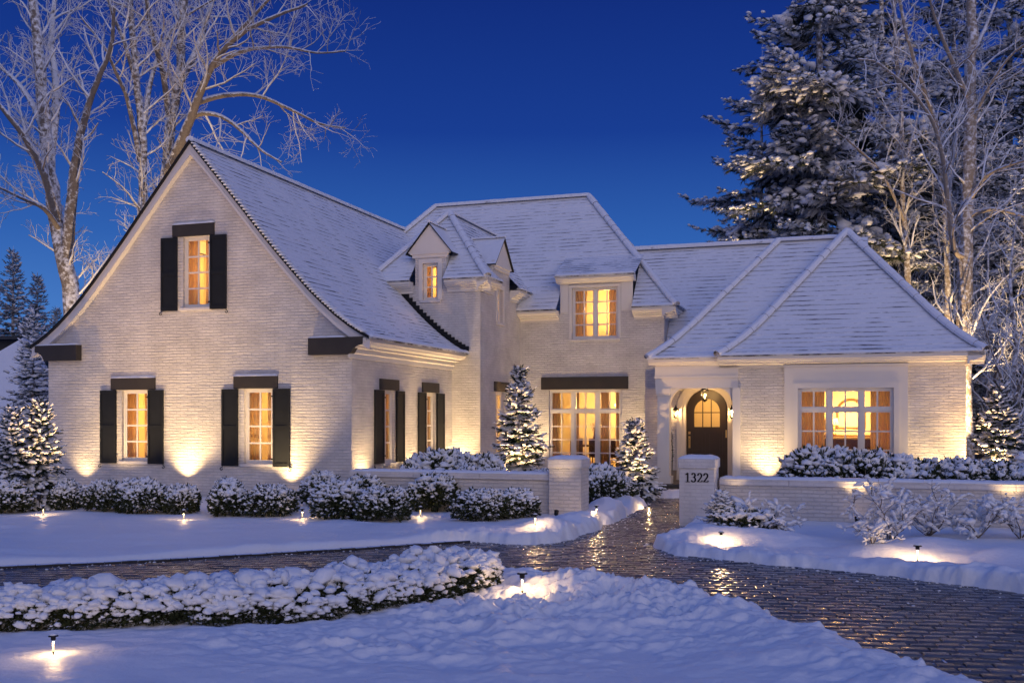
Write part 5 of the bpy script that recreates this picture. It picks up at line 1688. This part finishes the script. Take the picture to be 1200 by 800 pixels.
# ------------------------------------------------------------------ boxwood hedge in the foreground
HP = [(-16, 7.3), (-12.0, 9.0), (-9.0, 9.85), (-6.5, 10.35), (-5.0, 10.52), (-3.2, 10.72), (-2.0, 11.27), (-1.2, 12.0), (-.62, 12.85)]
def hedge():
    rg = np.random.default_rng(3)
    P = np.array(HP); seg = np.hypot(*np.diff(P, axis=0).T); cum = np.concatenate([[0], np.cumsum(seg)])
    Lh = cum[-1]; n = 15500
    s = Lh - np.abs(rg.beta(1.0, 1.25, n)) * Lh
    s = np.concatenate([s[: n - 900], np.full(900, Lh)])
    a = rg.uniform(-.40, math.pi + .40, n); hw, hh = .48, .25
    cx_, cy_ = np.interp(s, cum, P[:, 0]), np.interp(s, cum, P[:, 1])
    e = .2
    tx_, ty_ = np.interp(np.minimum(s + e, Lh), cum, P[:, 0]) - np.interp(np.minimum(s, Lh - e) - 0, cum, P[:, 0]), np.interp(np.minimum(s + e, Lh), cum, P[:, 1]) - np.interp(np.minimum(s, Lh - e), cum, P[:, 1])
    l = np.hypot(tx_, ty_); tx_, ty_ = tx_ / l, ty_ / l
    ca_, sa_ = np.cos(a), np.sin(a)
    rd = (np.abs(ca_) ** 3.2 + np.abs(sa_) ** 3.2) ** (-1 / 3.2)          # boxy round section
    bump = 1 + .10 * np.sin(s * 5.1) * np.sin(a * 2 + s * 1.3) + .16 * vnoise(s * 2.2, a * 2.2, 4) + .12 * vnoise(s * 5, a * 4, 9)
    lat = ca_ * rd * hw * bump; up = .05 + np.maximum(sa_ * rd, -.06) * hh * bump
    ex = np.zeros(n)
    ne = 900                                                               # rounded end of the hedge
    phi = rg.uniform(-1.57, 1.57, ne); th = rg.uniform(-.05, 1.57, ne)
    rr = 1 + rg.normal(0, .05, ne)
    lat[-ne:] = hw * np.sin(phi) * np.cos(th) ** .6 * rr; ex[-ne:] = .42 * np.cos(phi) * np.cos(th) ** .6 * rr; up[-ne:] = (.05 + hh * np.sin(th) ** .7) * rr
    x = cx_ - ty_ * lat + tx_ * ex; y = cy_ + tx_ * lat + ty_ * ex
    nrm = np.stack([-ty_ * ca_ * rd, tx_ * ca_ * rd, sa_ * rd], -1)
    nrm[-ne:] = np.stack([-ty_[-ne:] * np.sin(phi) + tx_[-ne:] * np.cos(phi), tx_[-ne:] * np.sin(phi) + ty_[-ne:] * np.cos(phi), np.sin(th) * 1.2], -1)
    nrm /= np.linalg.norm(nrm, axis=1, keepdims=True)
    g = gz(x, y)
    p = np.stack([x, y, g + up], -1) - nrm * rg.uniform(0, .10, (n, 1))
    t = thing('boxwood_hedge', 'long low clipped boxwood hedge heaped with snow beside the drive', 'hedge', (-3.2, 11.0, 0))
    o = np.array([-3.2, 11.0, 0]); p = p - o
    ax = nrm * np.array([1, 1, .7]) + np.array([0, 0, .35]) + rg.normal(0, .4, nrm.shape)
    V, F = instance(TUFT, p, frames(ax, rg.uniform(0, 6.28, n)), rg.uniform(.038, .072, n), rg)
    m2 = rg.random(n) < .30
    V2, F2 = instance(TUFT, p[m2] - nrm[m2] * .12, frames(ax[m2]), np.full(m2.sum(), .13), rg)
    np_mesh('foliage', np.concatenate([V, V2]), tris=np.concatenate([F, F2 + len(V)]), mats=[M['leaf']], parent=t)
    patch = fbm(s * 2.1, a * 2.3 + 3, 77, 3)
    pr = np.clip(.20 + .62 * np.clip(nrm[:, 2], -.2, 1) + patch * .9, .03, .90)
    k = rg.random(n) < pr
    q = p[k] + nrm[k] * .022 + np.array([0, 0, .022]); m = len(q)
    sz = (rg.gamma(4, .0075, m) + .010) * (.75 + .65 * np.clip(nrm[k][:, 2], 0, 1))
    dv = nrm[k] + rg.normal(0, .6, (m, 3)); dv[:, 2] *= .3
    V, F = instance(LUMP, q, frames(dv), np.stack([sz * 1.2, sz, sz * .72], -1), rg)
    # larger heaped pads along the top
    kt = np.where(nrm[:, 2] > .55)[0]; kt = rg.choice(kt, min(len(kt), 1300), replace=False)
    qt = p[kt] + np.array([0, 0, .035]); st = rg.uniform(.03, .062, len(kt))
    dv = rg.normal(0, 1, (len(kt), 3)); dv[:, 2] *= .15
    V3, F3 = instance(LUMP, qt, frames(dv), np.stack([st * 1.15, st, st * .7], -1), rg)
    np_mesh('snow_cover', np.concatenate([V, V3]), tris=np.concatenate([F, F3 + len(V)]), mats=[M['lump']], parent=t, smooth=True)


hedge()

# ------------------------------------------------------------------ rounded shrubs
GS = 'snowy rounded shrubs along the foot of the house and walls'
protos = [make_shrub(11, .62, .55, .72, 'x', GS, cover=.95, side=.6, lump=.058, n=640), make_shrub(12, .70, .60, .80, 'x', GS, tufts=TUFTL, leaf=.12, lump=.064, cover=.95, side=.55, n=640), make_shrub(13, .55, .55, .68, 'x', GS, cover=.85, side=.45, lump=.056), make_shrub(14, .75, .6, .78, 'x', GS, tufts=TUFTL, leaf=.11, lump=.055, n=760, cover=.95, side=.5)]
used = set()


def shrub(px_, py_, w, hgt, k, rz, label, group=GS, zoff=0.0):
    """px_, py_: where the foot stands in the survey; w: width and hgt: height in metres"""
    Y = 1190 * (2.2 - .12) / (py_ - 490); X = (px_ - 600) / 1190 * Y
    pr = protos[k]
    t = pr if k not in used else copy_tree(pr)
    used.add(k)
    bw = (.62, .70, .55, .75)[k] * 2; bh = (.72, .80, .68, .78)[k]
    tag(t, label, 'shrub', group)
    place(t, X, Y, G(X, Y) - .04 + zoff, rz, (w / bw, w / bw, hgt / bh))
    return t


shrub(6, 598, 1.11, 0.64, 0, 0.3, 'snowy shrub at the left edge of the picture below the spruces')
shrub(79, 594, 0.77, 0.63, 1, 1.1, 'snowy shrub at the left house corner, beside the spruces')
shrub(121, 597, 0.89, 0.64, 3, 2.0, 'snowy shrub to the left under the lower left gable window')
shrub(166, 598, 1.04, 0.70, 1, 2.9, 'snowy shrub right under the lower left gable window')
shrub(213, 598, 0.73, 0.60, 2, .5, 'small dark shrub lit by the path light between the gable windows')
shrub(268, 600, 0.95, 0.70, 0, 1.7, 'snowy shrub under the left shutter of the lower right gable window')
shrub(318, 601, 1.04, 0.64, 3, 4.0, 'broad snowy shrub under the lower right gable window')
shrub(378, 590, 1.04, 0.73, 0, 2.2, 'tall snowy shrub at the corner of the gabled wing')
shrub(396, 606, 1.17, 0.71, 1, 5.0, 'front left shrub of the cluster before the left low wall')
shrub(449, 608, 1.17, 0.65, 3, 1.0, 'front right shrub of the cluster before the left low wall')
shrub(428, 596, 0.96, 0.71, 2, 3.0, 'shrub half hidden behind the cluster at the low wall end')
shrub(476, 594, 1.07, 0.85, 1, .4, 'snowy shrub against the left low wall, left of its middle')
shrub(512, 598, 1.16, 0.80, 2, 5.5, 'dark leaved shrub lit from below in front of the left low wall')
shrub(548, 594, 1.03, 0.83, 0, 4.4, 'snowy shrub against the middle of the left low wall')
shrub(566, 609, 1.11, 0.60, 3, 3.3, 'low spreading shrub left of the left gate pillar')
shrub(604, 606, 0.87, 0.56, 2, 1.9, 'small shrub nearest the left gate pillar')
shrub(703, 590, 1.11, 0.85, 1, 2.6, 'snowy shrub just behind the left gate pillar')
shrub(726, 586, 0.85, 0.53, 0, .9, 'little domed shrub at the foot of the potted spruce')
GB = 'snowy shrubs showing above the low walls'
for k, (x, y, w, hg, pk, lb) in enumerate(((512, 582, 1.80, 1.17, 1, 'snowy shrub above the left low wall by the shuttered side windows'), (556, 582, 1.61, 1.14, 3, 'snowy shrub above the left low wall at the foot of the tower'), (570, 583, 1.23, 1.01, 0, 'snowy shrub above the left low wall just left of the tall spruce'), (650, 585, 1.14, 0.75, 2, 'shrub right of the tall spruce behind the left gate pillar'),
                                    (958, 583, 1.80, 1.20, 1, 'snowy shrub above the right low wall under the left third of the wide window'), (1006, 585, 1.90, 1.23, 3, 'tallest snowy shrub above the right low wall under the wide window'), (1052, 586, 1.52, 1.06, 0, 'snowy shrub above the right low wall at the right edge of the wide window'),
                                    (1088, 587, 1.33, 0.99, 2, 'snowy shrub above the right low wall under the lit wall patch'), (1126, 588, 1.52, 1.01, 1, 'snowy shrub above the right low wall at the house corner'), (1168, 589, 1.61, 0.99, 3, 'snowy shrub above the right low wall in front of the right spruce'), (1215, 590, 1.7, 1.1, 0, 'snowy shrub above the right low wall at the right edge'))):
    shrub(x, y, w, hg, pk, k * 1.3, lb, GB)

# ------------------------------------------------------------------ small spruces
SG = 'snowy spruces standing close to the house'
SK = dict(lev=.235, step=.185, nb=8, lump=.66, psnow=.78, nl=2, twig=1.25, irregular=.14, sprig=SPRIGB)
a1 = make_spruce(21, 3.55, .92, 'tall snowy spruce lit warm at the foot of the tower', SG, **SK)
p = at(608, 585, 28.0); place(a1, p.x, p.y, -.02)
a2 = make_spruce(22, 1.88, .72, 'smaller snowy spruce in a planter left of the porch', SG, **dict(SK, lev=.17, step=.15))
p = at(745, 575, 27.6); place(a2, p.x, p.y, .28)
pt = thing('planter', 'grey square planter holding the small spruce by the porch', 'planter', (p.x, p.y, 0), -TH)
mb = MB(); mb.box(-.27, .27, -.27, .27, 0, .34); mb.box(-.31, .31, -.31, .31, .34, .40); mb.build('planter_body', M['terracotta'], pt, bevel=.01)
mb = MB(); mb.box(-.26, .26, -.26, .26, .401, .43); mb.build('snow_cap', M['snow'], pt, bevel=.01)
a3 = make_spruce(23, 3.0, 1.0, 'snowy spruce beyond the right end of the house', SG, **SK)
p = at(1172, 580, 26.9); place(a3, p.x, p.y, .1)
a4 = make_spruce(24, 2.75, .98, 'front snowy spruce at the left corner of the house', SG, **SK)
p = at(44, 590, 24.2); place(a4, p.x, p.y, .02, 0, (.84, .84, .93))
a5 = copy_tree(a4); tag(a5, 'second snowy spruce left of the front one, at the picture edge'); p = at(14, 592, 23.6); place(a5, p.x, p.y, .02, 2.1, (.80, .80, .86))
a6 = make_spruce(25, 5.6, 1.5, 'taller blue shaded spruce behind the left house corner', 'dark spruces behind the left house corner', lev=.27, step=.21, nb=8, psnow=.7, big=False)
p = at(38, 560, 32); place(a6, p.x, p.y, .02)
for (px_, Y, d, pw, lb) in ((604, 26.3, .9, 240, 'spotlight under the tall spruce'), (752, 26.2, .85, 120, 'spotlight in front of the planter spruce'), (1166, 25.8, 1.0, 240, 'spotlight under the spruce right of the house'), (46, 22.3, 1.0, 260, 'spotlight under the front spruce at the left corner'), (1128, 38.6, 0, 0, '')):
    if not pw: continue
    X = (px_ - 600) / 1190 * Y
    uplight(X, Y, (0, .75, 1), lb, pw * 3.4, spot=84, col=(1, .58, .22), z=G(X, Y) + .25)

# ------------------------------------------------------------------ bare trees
def perp(v, r):
    w = Vector((r.gauss(0, 1), r.gauss(0, 1), r.gauss(0, 1))); w -= v * w.dot(v)
    return w.normalized()


def grow(mt, mc, pts, r0, r1, lvl, r, dens, k):
    """k: dict(len, spread, up, minr)"""
    pts = [Vector(p) for p in pts]
    L = [0]
    for a, b in zip(pts[:-1], pts[1:]): L.append(L[-1] + (b - a).length)
    tot = L[-1]
    rad = [r0 + (r1 - r0) * (s / tot) ** .8 for s in L]
    (mt if lvl == 0 else mc).tube(pts, rad, 8 if lvl == 0 else 5 if lvl == 1 else 3, cap=False)
    if lvl >= 3: return
    n = int(tot * dens[lvl] * r.uniform(.8, 1.2)) + (1 if lvl else 0)
    for i in range(n):
        f = (k['start'] if lvl == 0 else .15) + (1 - (k['start'] if lvl == 0 else .15)) * (i + r.random()) / n
        s = f * tot
        j = max(q for q in range(len(L)) if L[q] <= s + 1e-9); j = min(j, len(pts) - 2)
        u = (s - L[j]) / (L[j + 1] - L[j]); p = pts[j].lerp(pts[j + 1], u); t = (pts[j + 1] - pts[j]).normalized()
        rr = r0 + (r1 - r0) * f ** .8
        d = (t * r.uniform(.35, .8) + perp(t, r) * k['spread'] + Vector((0, 0, k['up'] * r.uniform(.2, 1)))).normalized()
        ln = k['len'][lvl] * r.uniform(.55, 1.2) * (1 - .55 * f)
        m = 5 if lvl == 0 else 4 if lvl == 1 else 3
        cp = [p]
        for q in range(m):
            d = (d + perp(d, r) * .20 + Vector((0, 0, k['bend'] * (.5 if lvl else 1)))).normalized()
            cp.append(cp[-1] + d * ln / m)
        cr = min(rr * .55, k['rad'][lvl])
        grow(mt, mc, cp, cr, max(cr * .35, k['minr']), lvl + 1, r, dens, k)


def bare_tree(name, label, cat, limbs, base, seed, group=None, dens=(1.35, 2.8, 3.9), k=None, bark='bark'):
    kk = dict(len=(3.4, 1.5, .7), spread=.8, up=.45, start=.22, bend=.03, rad=(.07, .024, .014), minr=.009)
    kk.update(k or {})
    r = random.Random(seed)
    t = thing(name, label, cat, base, 0, group)
    mt, mc = MB(), MB()
    b = Vector(base)
    for pts, r0, r1 in limbs:
        P = [Vector(p) - b for p in pts]
        # round the hand drawn corners a little
        Q = [P[0]]
        for i in range(len(P) - 1):
            a, c = P[i], P[i + 1]
            p0 = P[i - 1] if i else a; p3 = P[i + 2] if i + 2 < len(P) else c
            for u in (.25, .5, .75, 1.0):
                Q.append(0.5 * ((2 * a) + (c - p0) * u + (2 * p0 - 5 * a + 4 * c - p3) * u * u + (3 * a - p0 - 3 * c + p3) * u ** 3) + Vector((r.gauss(0, .035), r.gauss(0, .05), 0)) * (r0 * 2 if u < 1 else 0))
        grow(mt, mc, Q, r0, r1, 0, r, dens, kk)
    mt.build('trunk', M[bark], t, smooth=True)
    mc.build('crown', M['twig'], t, smooth=True)
    return t


def pl(Y, *pp, dy=0.0):
    n = len(pp)
    return [at(x, y, Y + dy * i / max(1, n - 1)) for i, (x, y) in enumerate(pp)]


Y1, Y2, Y3 = 41.0, 45.0, 46.5
b1 = at(93, 500, Y1); b1.z = 0
bare_tree('bare_tree', 'thick forked bare tree behind the left slope of the gable', 'tree', [
    ([b1] + pl(Y1, (86, 380), (74, 300), (62, 235), (55, 170), (48, 95), (42, 30), (34, -60)), .50, .16),
    (pl(Y1, (76, 310), (84, 235), (92, 170), (108, 110), (128, 60), (134, 10), dy=-2), .30, .06),
    (pl(Y1, (68, 262), (52, 205), (28, 160), (-5, 118), (-40, 80), dy=-3), .22, .05),
    (pl(Y1, (57, 190), (66, 110), (60, 40), (70, -40), dy=2), .22, .07),
    (pl(Y1, (54, 160), (34, 115), (8, 85), (-30, 60), dy=3), .16, .04),
    (pl(Y1, (70, 270), (52, 245), (25, 232), (-10, 215), dy=-4), .12, .04)], b1, 101, 'big bare trees behind the gable', k=dict(len=(3.2, 1.5, .7), start=.3))
b2 = at(163, 500, Y2); b2.z = 0
bare_tree('bare_tree', 'slim upright bare tree between the two thick ones left of the gable', 'tree', [
    ([b2] + pl(Y2, (164, 330), (166, 240), (168, 180), (163, 120), (157, 60), (150, -50)), .30, .12),
    (pl(Y2, (165, 190), (150, 120), (136, 85), (122, 55), (95, 20), dy=-2), .15, .04),
    (pl(Y2, (168, 150), (178, 90), (190, 55), (210, 25), (250, 0), dy=2), .14, .04),
    (pl(Y2, (160, 100), (146, 50), (130, 10), (120, -40), dy=-1), .12, .05)], b2, 102, 'big bare trees behind the gable', k=dict(len=(3.2, 1.5, .7), start=.3))
b3 = at(190, 500, Y3); b3.z = 0
bare_tree('bare_tree', 'widest bare tree arching right over the gable peak', 'tree', [
    ([b3] + pl(Y3, (190, 330), (192, 230), (198, 170), (206, 110), (212, 60), (220, -60)), .48, .15),
    (pl(Y3, (196, 205), (215, 160), (232, 115), (250, 75), (276, 45), (310, 25), (360, 5), dy=-4), .28, .05),
    (pl(Y3, (212, 165), (222, 142), (238, 133), (262, 138), (285, 155), (305, 175), (330, 190), dy=-2), .16, .04),
    (pl(Y3, (232, 120), (262, 112), (300, 112), (340, 128), (375, 145), (405, 150), dy=2), .15, .04),
    (pl(Y3, (250, 78), (285, 60), (330, 55), (370, 62), (405, 60), dy=-3), .13, .03),
    (pl(Y3, (206, 105), (232, 55), (246, 10), (262, -40), dy=2), .20, .08),
    (pl(Y3, (200, 150), (190, 80), (176, 30), (168, -30), dy=-2), .18, .07),
    (pl(Y3, (268, 50), (310, 5), (340, -30), dy=-2), .12, .04)], b3, 103, 'big bare trees behind the gable', k=dict(len=(3.4, 1.6, .75), start=.28))
# right-hand trees
YR = 40.0
br_ = at(1128, 500, YR); br_.z = 0
bare_tree('bare_tree', 'thick lit bare tree rising beyond the right pavilion roof', 'tree', [
    ([br_] + pl(YR, (1129, 420), (1131, 340), (1133, 260), (1136, 180), (1137, 90), (1138, 0), (1140, -70)), .42, .17),
    (pl(YR, (1133, 300), (1118, 290), (1108, 210), (1096, 150), (1070, 110), (1030, 75), (1005, 70), dy=-3), .13, .04),
    (pl(YR, (1134, 255), (1160, 245), (1190, 250), (1225, 262), dy=-2), .11, .04),
    (pl(YR, (1136, 235), (1158, 205), (1195, 190), (1235, 180), dy=-3), .10, .03),
    (pl(YR, (1137, 150), (1160, 100), (1190, 60), (1230, 40), dy=-2), .10, .03),
    (pl(YR, (1137, 120), (1115, 70), (1095, 20), (1085, -20), dy=-2), .12, .04),
    (pl(YR, (1138, 70), (1160, 20), (1180, -30), dy=2), .10, .03)], br_, 104, 'bare trees right of the house', dens=(1.3, 2.4, 3.4), k=dict(len=(3.6, 1.5, .7), start=.10, up=.25), bark='birch')
b5 = at(1112, 500, 42); b5.z = 0
bare_tree('bare_tree', 'slender lit bare tree just left of the thick right one', 'tree', [
    ([b5] + pl(42, (1112, 400), (1110, 300), (1106, 220), (1100, 160), (1082, 100), (1062, 40), (1050, -30)), .20, .06),
    (pl(42, (1106, 230), (1120, 170), (1124, 110), (1118, 40), dy=1), .09, .03)], b5, 105, 'bare trees right of the house', dens=(1.2, 2.4, 3.4), k=dict(len=(3.0, 1.4, .7), start=.2), bark='birch')
b6 = at(1066, 500, 44); b6.z = 0
bare_tree('bare_tree', 'thin bare tree with a dark trunk behind the pavilion hip', 'tree', [
    ([b6] + pl(44, (1066, 380), (1062, 290), (1057, 210), (1056, 130), (1050, 60), (1046, -40)), .20, .07),
    (pl(44, (1060, 260), (1035, 205), (1000, 170), (975, 150), dy=-3), .08, .03),
    (pl(44, (1057, 200), (1072, 150), (1082, 100), dy=1), .08, .03)], b6, 106, 'bare trees right of the house', dens=(1.2, 2.4, 3.4), k=dict(len=(3.0, 1.4, .7), start=.2), bark='birch')
b7 = at(1185, 560, 33); b7.z = 0
tw = bare_tree('thicket_tree', 'bushy bare tree at the right edge behind the right spruce', 'tree', [
    ([b7] + pl(33, (1186, 470), (1190, 400), (1184, 330), (1192, 250)), .12, .03), (pl(33, (1188, 480), (1165, 420), (1150, 370), dy=-1), .07, .02), (pl(33, (1188, 470), (1205, 420), (1225, 360), dy=-1), .07, .02)],
    b7, 107, 'bushy bare trees in the dark behind the right side', dens=(2.2, 3.2, 3.6), k=dict(len=(2.2, 1.0, .5), start=.1, up=.35, rad=(.04, .018, .011)))
for k, (x, y, rz, s, lb) in enumerate(((1158, 43, 1.0, 1.15, 'bushy bare tree low behind the right end of the pavilion'), (1100, 48, 2.2, 1.5, 'bushy bare tree glimpsed over the right hip of the pavilion'), (1225, 39, 3.1, 1.25, 'bushy bare tree half outside the right edge'), (1170, 50, 4.0, 1.9, 'tall bushy bare tree deep in the right woods'), (1215, 55, 5.2, 2.3, 'tallest bushy bare tree deep in the right woods'), (1075, 56, .4, 1.8, 'bushy bare tree in the woods behind the thin dark trunk'), (1140, 62, 3.6, 2.6, 'bushy bare tree far behind the thick lit trunk'))):
    c = copy_tree(tw); p = at(x, 500, y); c.location = (p.x, p.y, 0); c.rotation_euler = (0, 0, rz); c.scale = (s, s, s); tag(c, lb)

# ------------------------------------------------------------------ big conifers
CG = 'big snowy conifers behind the pavilion roof'
c1 = make_spruce(41, 34.0, 5.6, 'biggest snowy conifer, behind the pavilion peak', CG, name='conifer', cat='conifer', step=.60, lev=1.0, nb=8, sprig=SPRIGC, big=False, bare=.07, top_up=.5, power=.70, gap=.36, trunk_r=.34, irregular=.32, psnow=.95, lump=.50, twig=1.0, nl=3, elj=.30, shape=(.40, .30, .22), needle='needlefar')
p = at(968, 500, 47); place(c1, p.x, p.y, 0)
c2 = make_spruce(42, 20.5, 3.9, 'narrower snowy conifer at the left edge of the right woods', CG, name='conifer', cat='conifer', step=.55, lev=.95, nb=7, sprig=SPRIGC, big=False, bare=.12, top_up=.5, power=.45, gap=.34, trunk_r=.26, irregular=.34, psnow=.95, lump=.50, twig=1.0, nl=3, elj=.30, shape=(.40, .30, .22), needle='needlefar')
p = at(890, 500, 50); place(c2, p.x, p.y, 0)
for k, (x, y, rz, s, src, lb) in enumerate(((1035, 56, 1.2, 1.05, 0, 'dark conifer behind the bare trunks above the pavilion hip'), (1110, 60, 2.5, 1.0, 0, 'dark conifer deep behind the thick lit trunk'), (1180, 58, 4.0, 1.08, 0, 'dark conifer deep behind the right edge'), (1240, 52, 5.1, .95, 0, 'dark conifer half outside the right edge'), (925, 58, 3.0, 1.0, 1, 'conifer between the two big ones, farther back'), (1075, 68, .7, 1.3, 1, 'farthest dark conifer over the right roof hip'), (1150, 46, 2.0, .8, 1, 'shorter dark conifer low behind the right house end'), (1205, 44, 3.9, .7, 1, 'shorter dark conifer behind the right spruce'))):
    c = copy_tree((c1, c2)[src]); p = at(x, 500, y); c.location = (p.x, p.y, 0); c.rotation_euler = (0, 0, rz); c.scale = (s, s, s); tag(c, lb, group='dark conifers in the woods at the right')
FG = 'distant dark spruces at the far left'
f1 = make_spruce(43, 12.0, 2.6, 'tallest distant dark spruce left of the thick bare tree', FG, step=.36, lev=.48, nb=8, psnow=.40, big=False, needle='needlefar', lump=.8, sprig=SPRIGB)
p = at(14, 500, 62); place(f1, p.x, p.y, 0); f1.scale = (1, 1, 1.06)
for x, y, s, rz, lb in ((44, 66, .98, 1.0, 'distant dark spruce second from the left edge'), (68, 58, .72, 2.0, 'distant dark spruce partly behind the thick bare trunk'), (-14, 60, .98, 3.0, 'distant dark spruce cut by the left edge'), (30, 54, .62, 4.2, 'lower distant spruce in front of the tallest one'), (92, 70, .8, 5.0, 'distant dark spruce right of the thick bare trunk'), (112, 74, .7, .6, 'farthest dark spruce above the left gable eave')):
    c = copy_tree(f1); p = at(x, 500, y); c.location = (p.x, p.y, 0); c.rotation_euler = (0, 0, rz); c.scale = (s, s, s); tag(c, lb)

# far wood all round the horizon, one dark mass
rg = np.random.default_rng(8)
n = 900
a_ = rg.uniform(-2.0, 2.0, n); d_ = rg.uniform(95, 210, n)
pos = np.stack([np.sin(a_) * d_, np.cos(a_) * d_, np.zeros(n)], -1)
tv, tf = [], []
for k in range(9):
    z0, z1, r0 = .06 + k * .1, .06 + k * .1 + .20, .24 * (1 - k / 9.3)
    b = len(tv); m_ = 9
    tv += [np.array([r0 * (1 + .35 * ((q * 7 + k * 3) % 3 - 1)) * math.cos(2 * math.pi * q / m_ + k), r0 * (1 + .35 * ((q * 5 + k) % 3 - 1)) * math.sin(2 * math.pi * q / m_ + k), z0 - .03 * (q % 2)]) for q in range(m_)] + [np.array([0, 0, min(z1, 1.0)])]
    tf += [(b + q, b + (q + 1) % m_, b + m_) for q in range(m_)]
V, F = instance([(np.array(tv), np.array(tf))], pos, frames(np.stack([np.cos(a_ * 9), np.sin(a_ * 9), np.zeros(n)], -1)), rg.uniform(7, 13, n), rg)
tag(np_mesh('far_wood', V, tris=F, mats=[M['needlefar']]), 'far-off dark snowy wood along the horizon', 'wood', kind='stuff')

# ------------------------------------------------------------------ bare bushes on the right bank
TB = 'bare bushes loaded with snow before the right low wall'


def bare_bush(seed, label, w, h, stems=9, snow=.05, name='bare_bush', cat='bush', needles=False, group=TB):
    r = random.Random(seed); rg = np.random.default_rng(seed)
    t = thing(name, label, cat, (0, 0, 0), 0, group)
    mb = MB(); sp, sd = [], []

    def rec(p, d, ln, rad, lv):
        m = 4; P = [p]
        for q in range(m):
            d = (d + perp(d, r) * .26 + Vector((0, 0, .03 if lv == 0 else -.02))).normalized()
            P.append(P[-1] + d * ln / m)
        mb.tube(P, [rad * (1 - .6 * q / m) for q in range(m + 1)], 5 if lv < 2 else 4, cap=False)
        for a, b in zip(P[:-1], P[1:]):
            e = b - a
            if e.length < 1e-4: continue
            nn = max(1, int(e.length / .05))
            for q in range(nn):
                if r.random() < .50:
                    c = a.lerp(b, (q + r.random()) / nn); sp.append((c.x, c.y, c.z + rad * .8)); sd.append((e.x, e.y, e.z))
        if lv < 2:
            for q in range(4 if lv == 0 else 3):
                f = r.uniform(.2, 1.0); i = min(int(f * m), m - 1); c = P[i].lerp(P[i + 1], f * m - i)
                dd = (d * .5 + perp(d, r) * .9 + Vector((0, 0, .15))).normalized()
                rec(c, dd, ln * r.uniform(.30, .55), rad * .55, lv + 1)

    for i in range(stems):
        az = 2 * math.pi * (i + r.random()) / stems; el = r.uniform(.35, 1.15)
        d = Vector((math.cos(az) * math.cos(el) * w, math.sin(az) * math.cos(el) * w * .8, math.sin(el) * h)).normalized()
        rec(Vector((0, 0, .02)), d, math.hypot(w * math.cos(el), h * math.sin(el)) * r.uniform(.8, 1.1), .019, 0)
    mb.build('branches', M['bark'], t, smooth=True)
    sp, sd = np.array(sp), np.array(sd)
    s = rg.gamma(4, snow / 4, len(sp)) * .70 + .009
    dv = sd.copy(); dv[:, 2] *= .6
    V, F = instance(LUMPS, sp + np.array([0, 0, 1]) * (s * .35)[:, None], frames(dv + 1e-6), np.stack([s * 1.35, s * .72, s * .62], -1), rg)
    np_mesh('snow_cover', V, tris=F, mats=[M['lump']], parent=t, smooth=True)
    return t


def on_bank(t, px_, py_, rz=0., s=1.):
    Y = 1190 * (2.2 - .25) / (py_ - 490); X = (px_ - 600) / 1190 * Y
    place(t, X, Y, G(X, Y) - .03, rz, s)


q1 = bare_bush(61, 'spreading bare bush with snowy boughs near the numbered pillar', .75, .62, 7); on_bank(q1, 897, 618)
q2 = bare_bush(62, 'large tangled bare bush in the middle of the right bank', .95, .95, 9); on_bank(q2, 1042, 624)
q3 = copy_tree(q2); tag(q3, 'upright bare bush right of the tangled one, before the low wall'); on_bank(q3, 1088, 618, 1.9, .85)
q4 = bare_bush(63, 'lit bare bush with a bright lamp shining through its branches', .8, .85, 7); on_bank(q4, 1145, 620)
q5 = copy_tree(q4); tag(q5, 'bare bush cut by the right edge of the picture'); on_bank(q5, 1196, 622, 2.5, .9)
q6 = copy_tree(q1); tag(q6, 'small low bare bush at the front of the right bank'); on_bank(q6, 1022, 634, 2.2, .6)
q7 = make_spruce(64, .62, .42, 'small lit evergreen bush right of the numbered pillar foot', None, lev=.085, step=.085, nb=9, name='evergreen_bush', cat='bush'); on_bank(q7, 845, 616, 0, (1.2, 1.2, 1.0))
q8 = make_shrub(65, .5, .4, .42, 'low snowy evergreen beside the small lit bush at the numbered pillar', None, tufts=TUFTL, leaf=.1, lump=.055, n=260, name='evergreen_shrub'); on_bank(q8, 872, 617)
# lights under the big trees
for (px_, Y, dz, pw, lb, sp_) in ((88, 38.6, (.05, .5, 1), 7000, 'spotlight at the foot of the thick forked tree', 60), (160, 43.0, (.03, .3, 1), 2600, 'spotlight at the foot of the slim bare tree', 50), (190, 44.2, (.05, .35, 1), 4500, 'spotlight at the foot of the widest bare tree', 60), (1118, 38.2, (.28, .45, 1), 9000, 'spotlight at the foot of the thick right tree', 60), (1064, 43.2, (0, .3, 1), 4500, 'spotlight at the foot of the thin right tree', 50), (905, 44, (.25, .45, 1), 17000, 'spotlight under the big conifers', 90)):
    X = (px_ - 600) / 1190 * Y
    uplight(X, Y, dz, lb, pw, z=.1, spot=sp_)
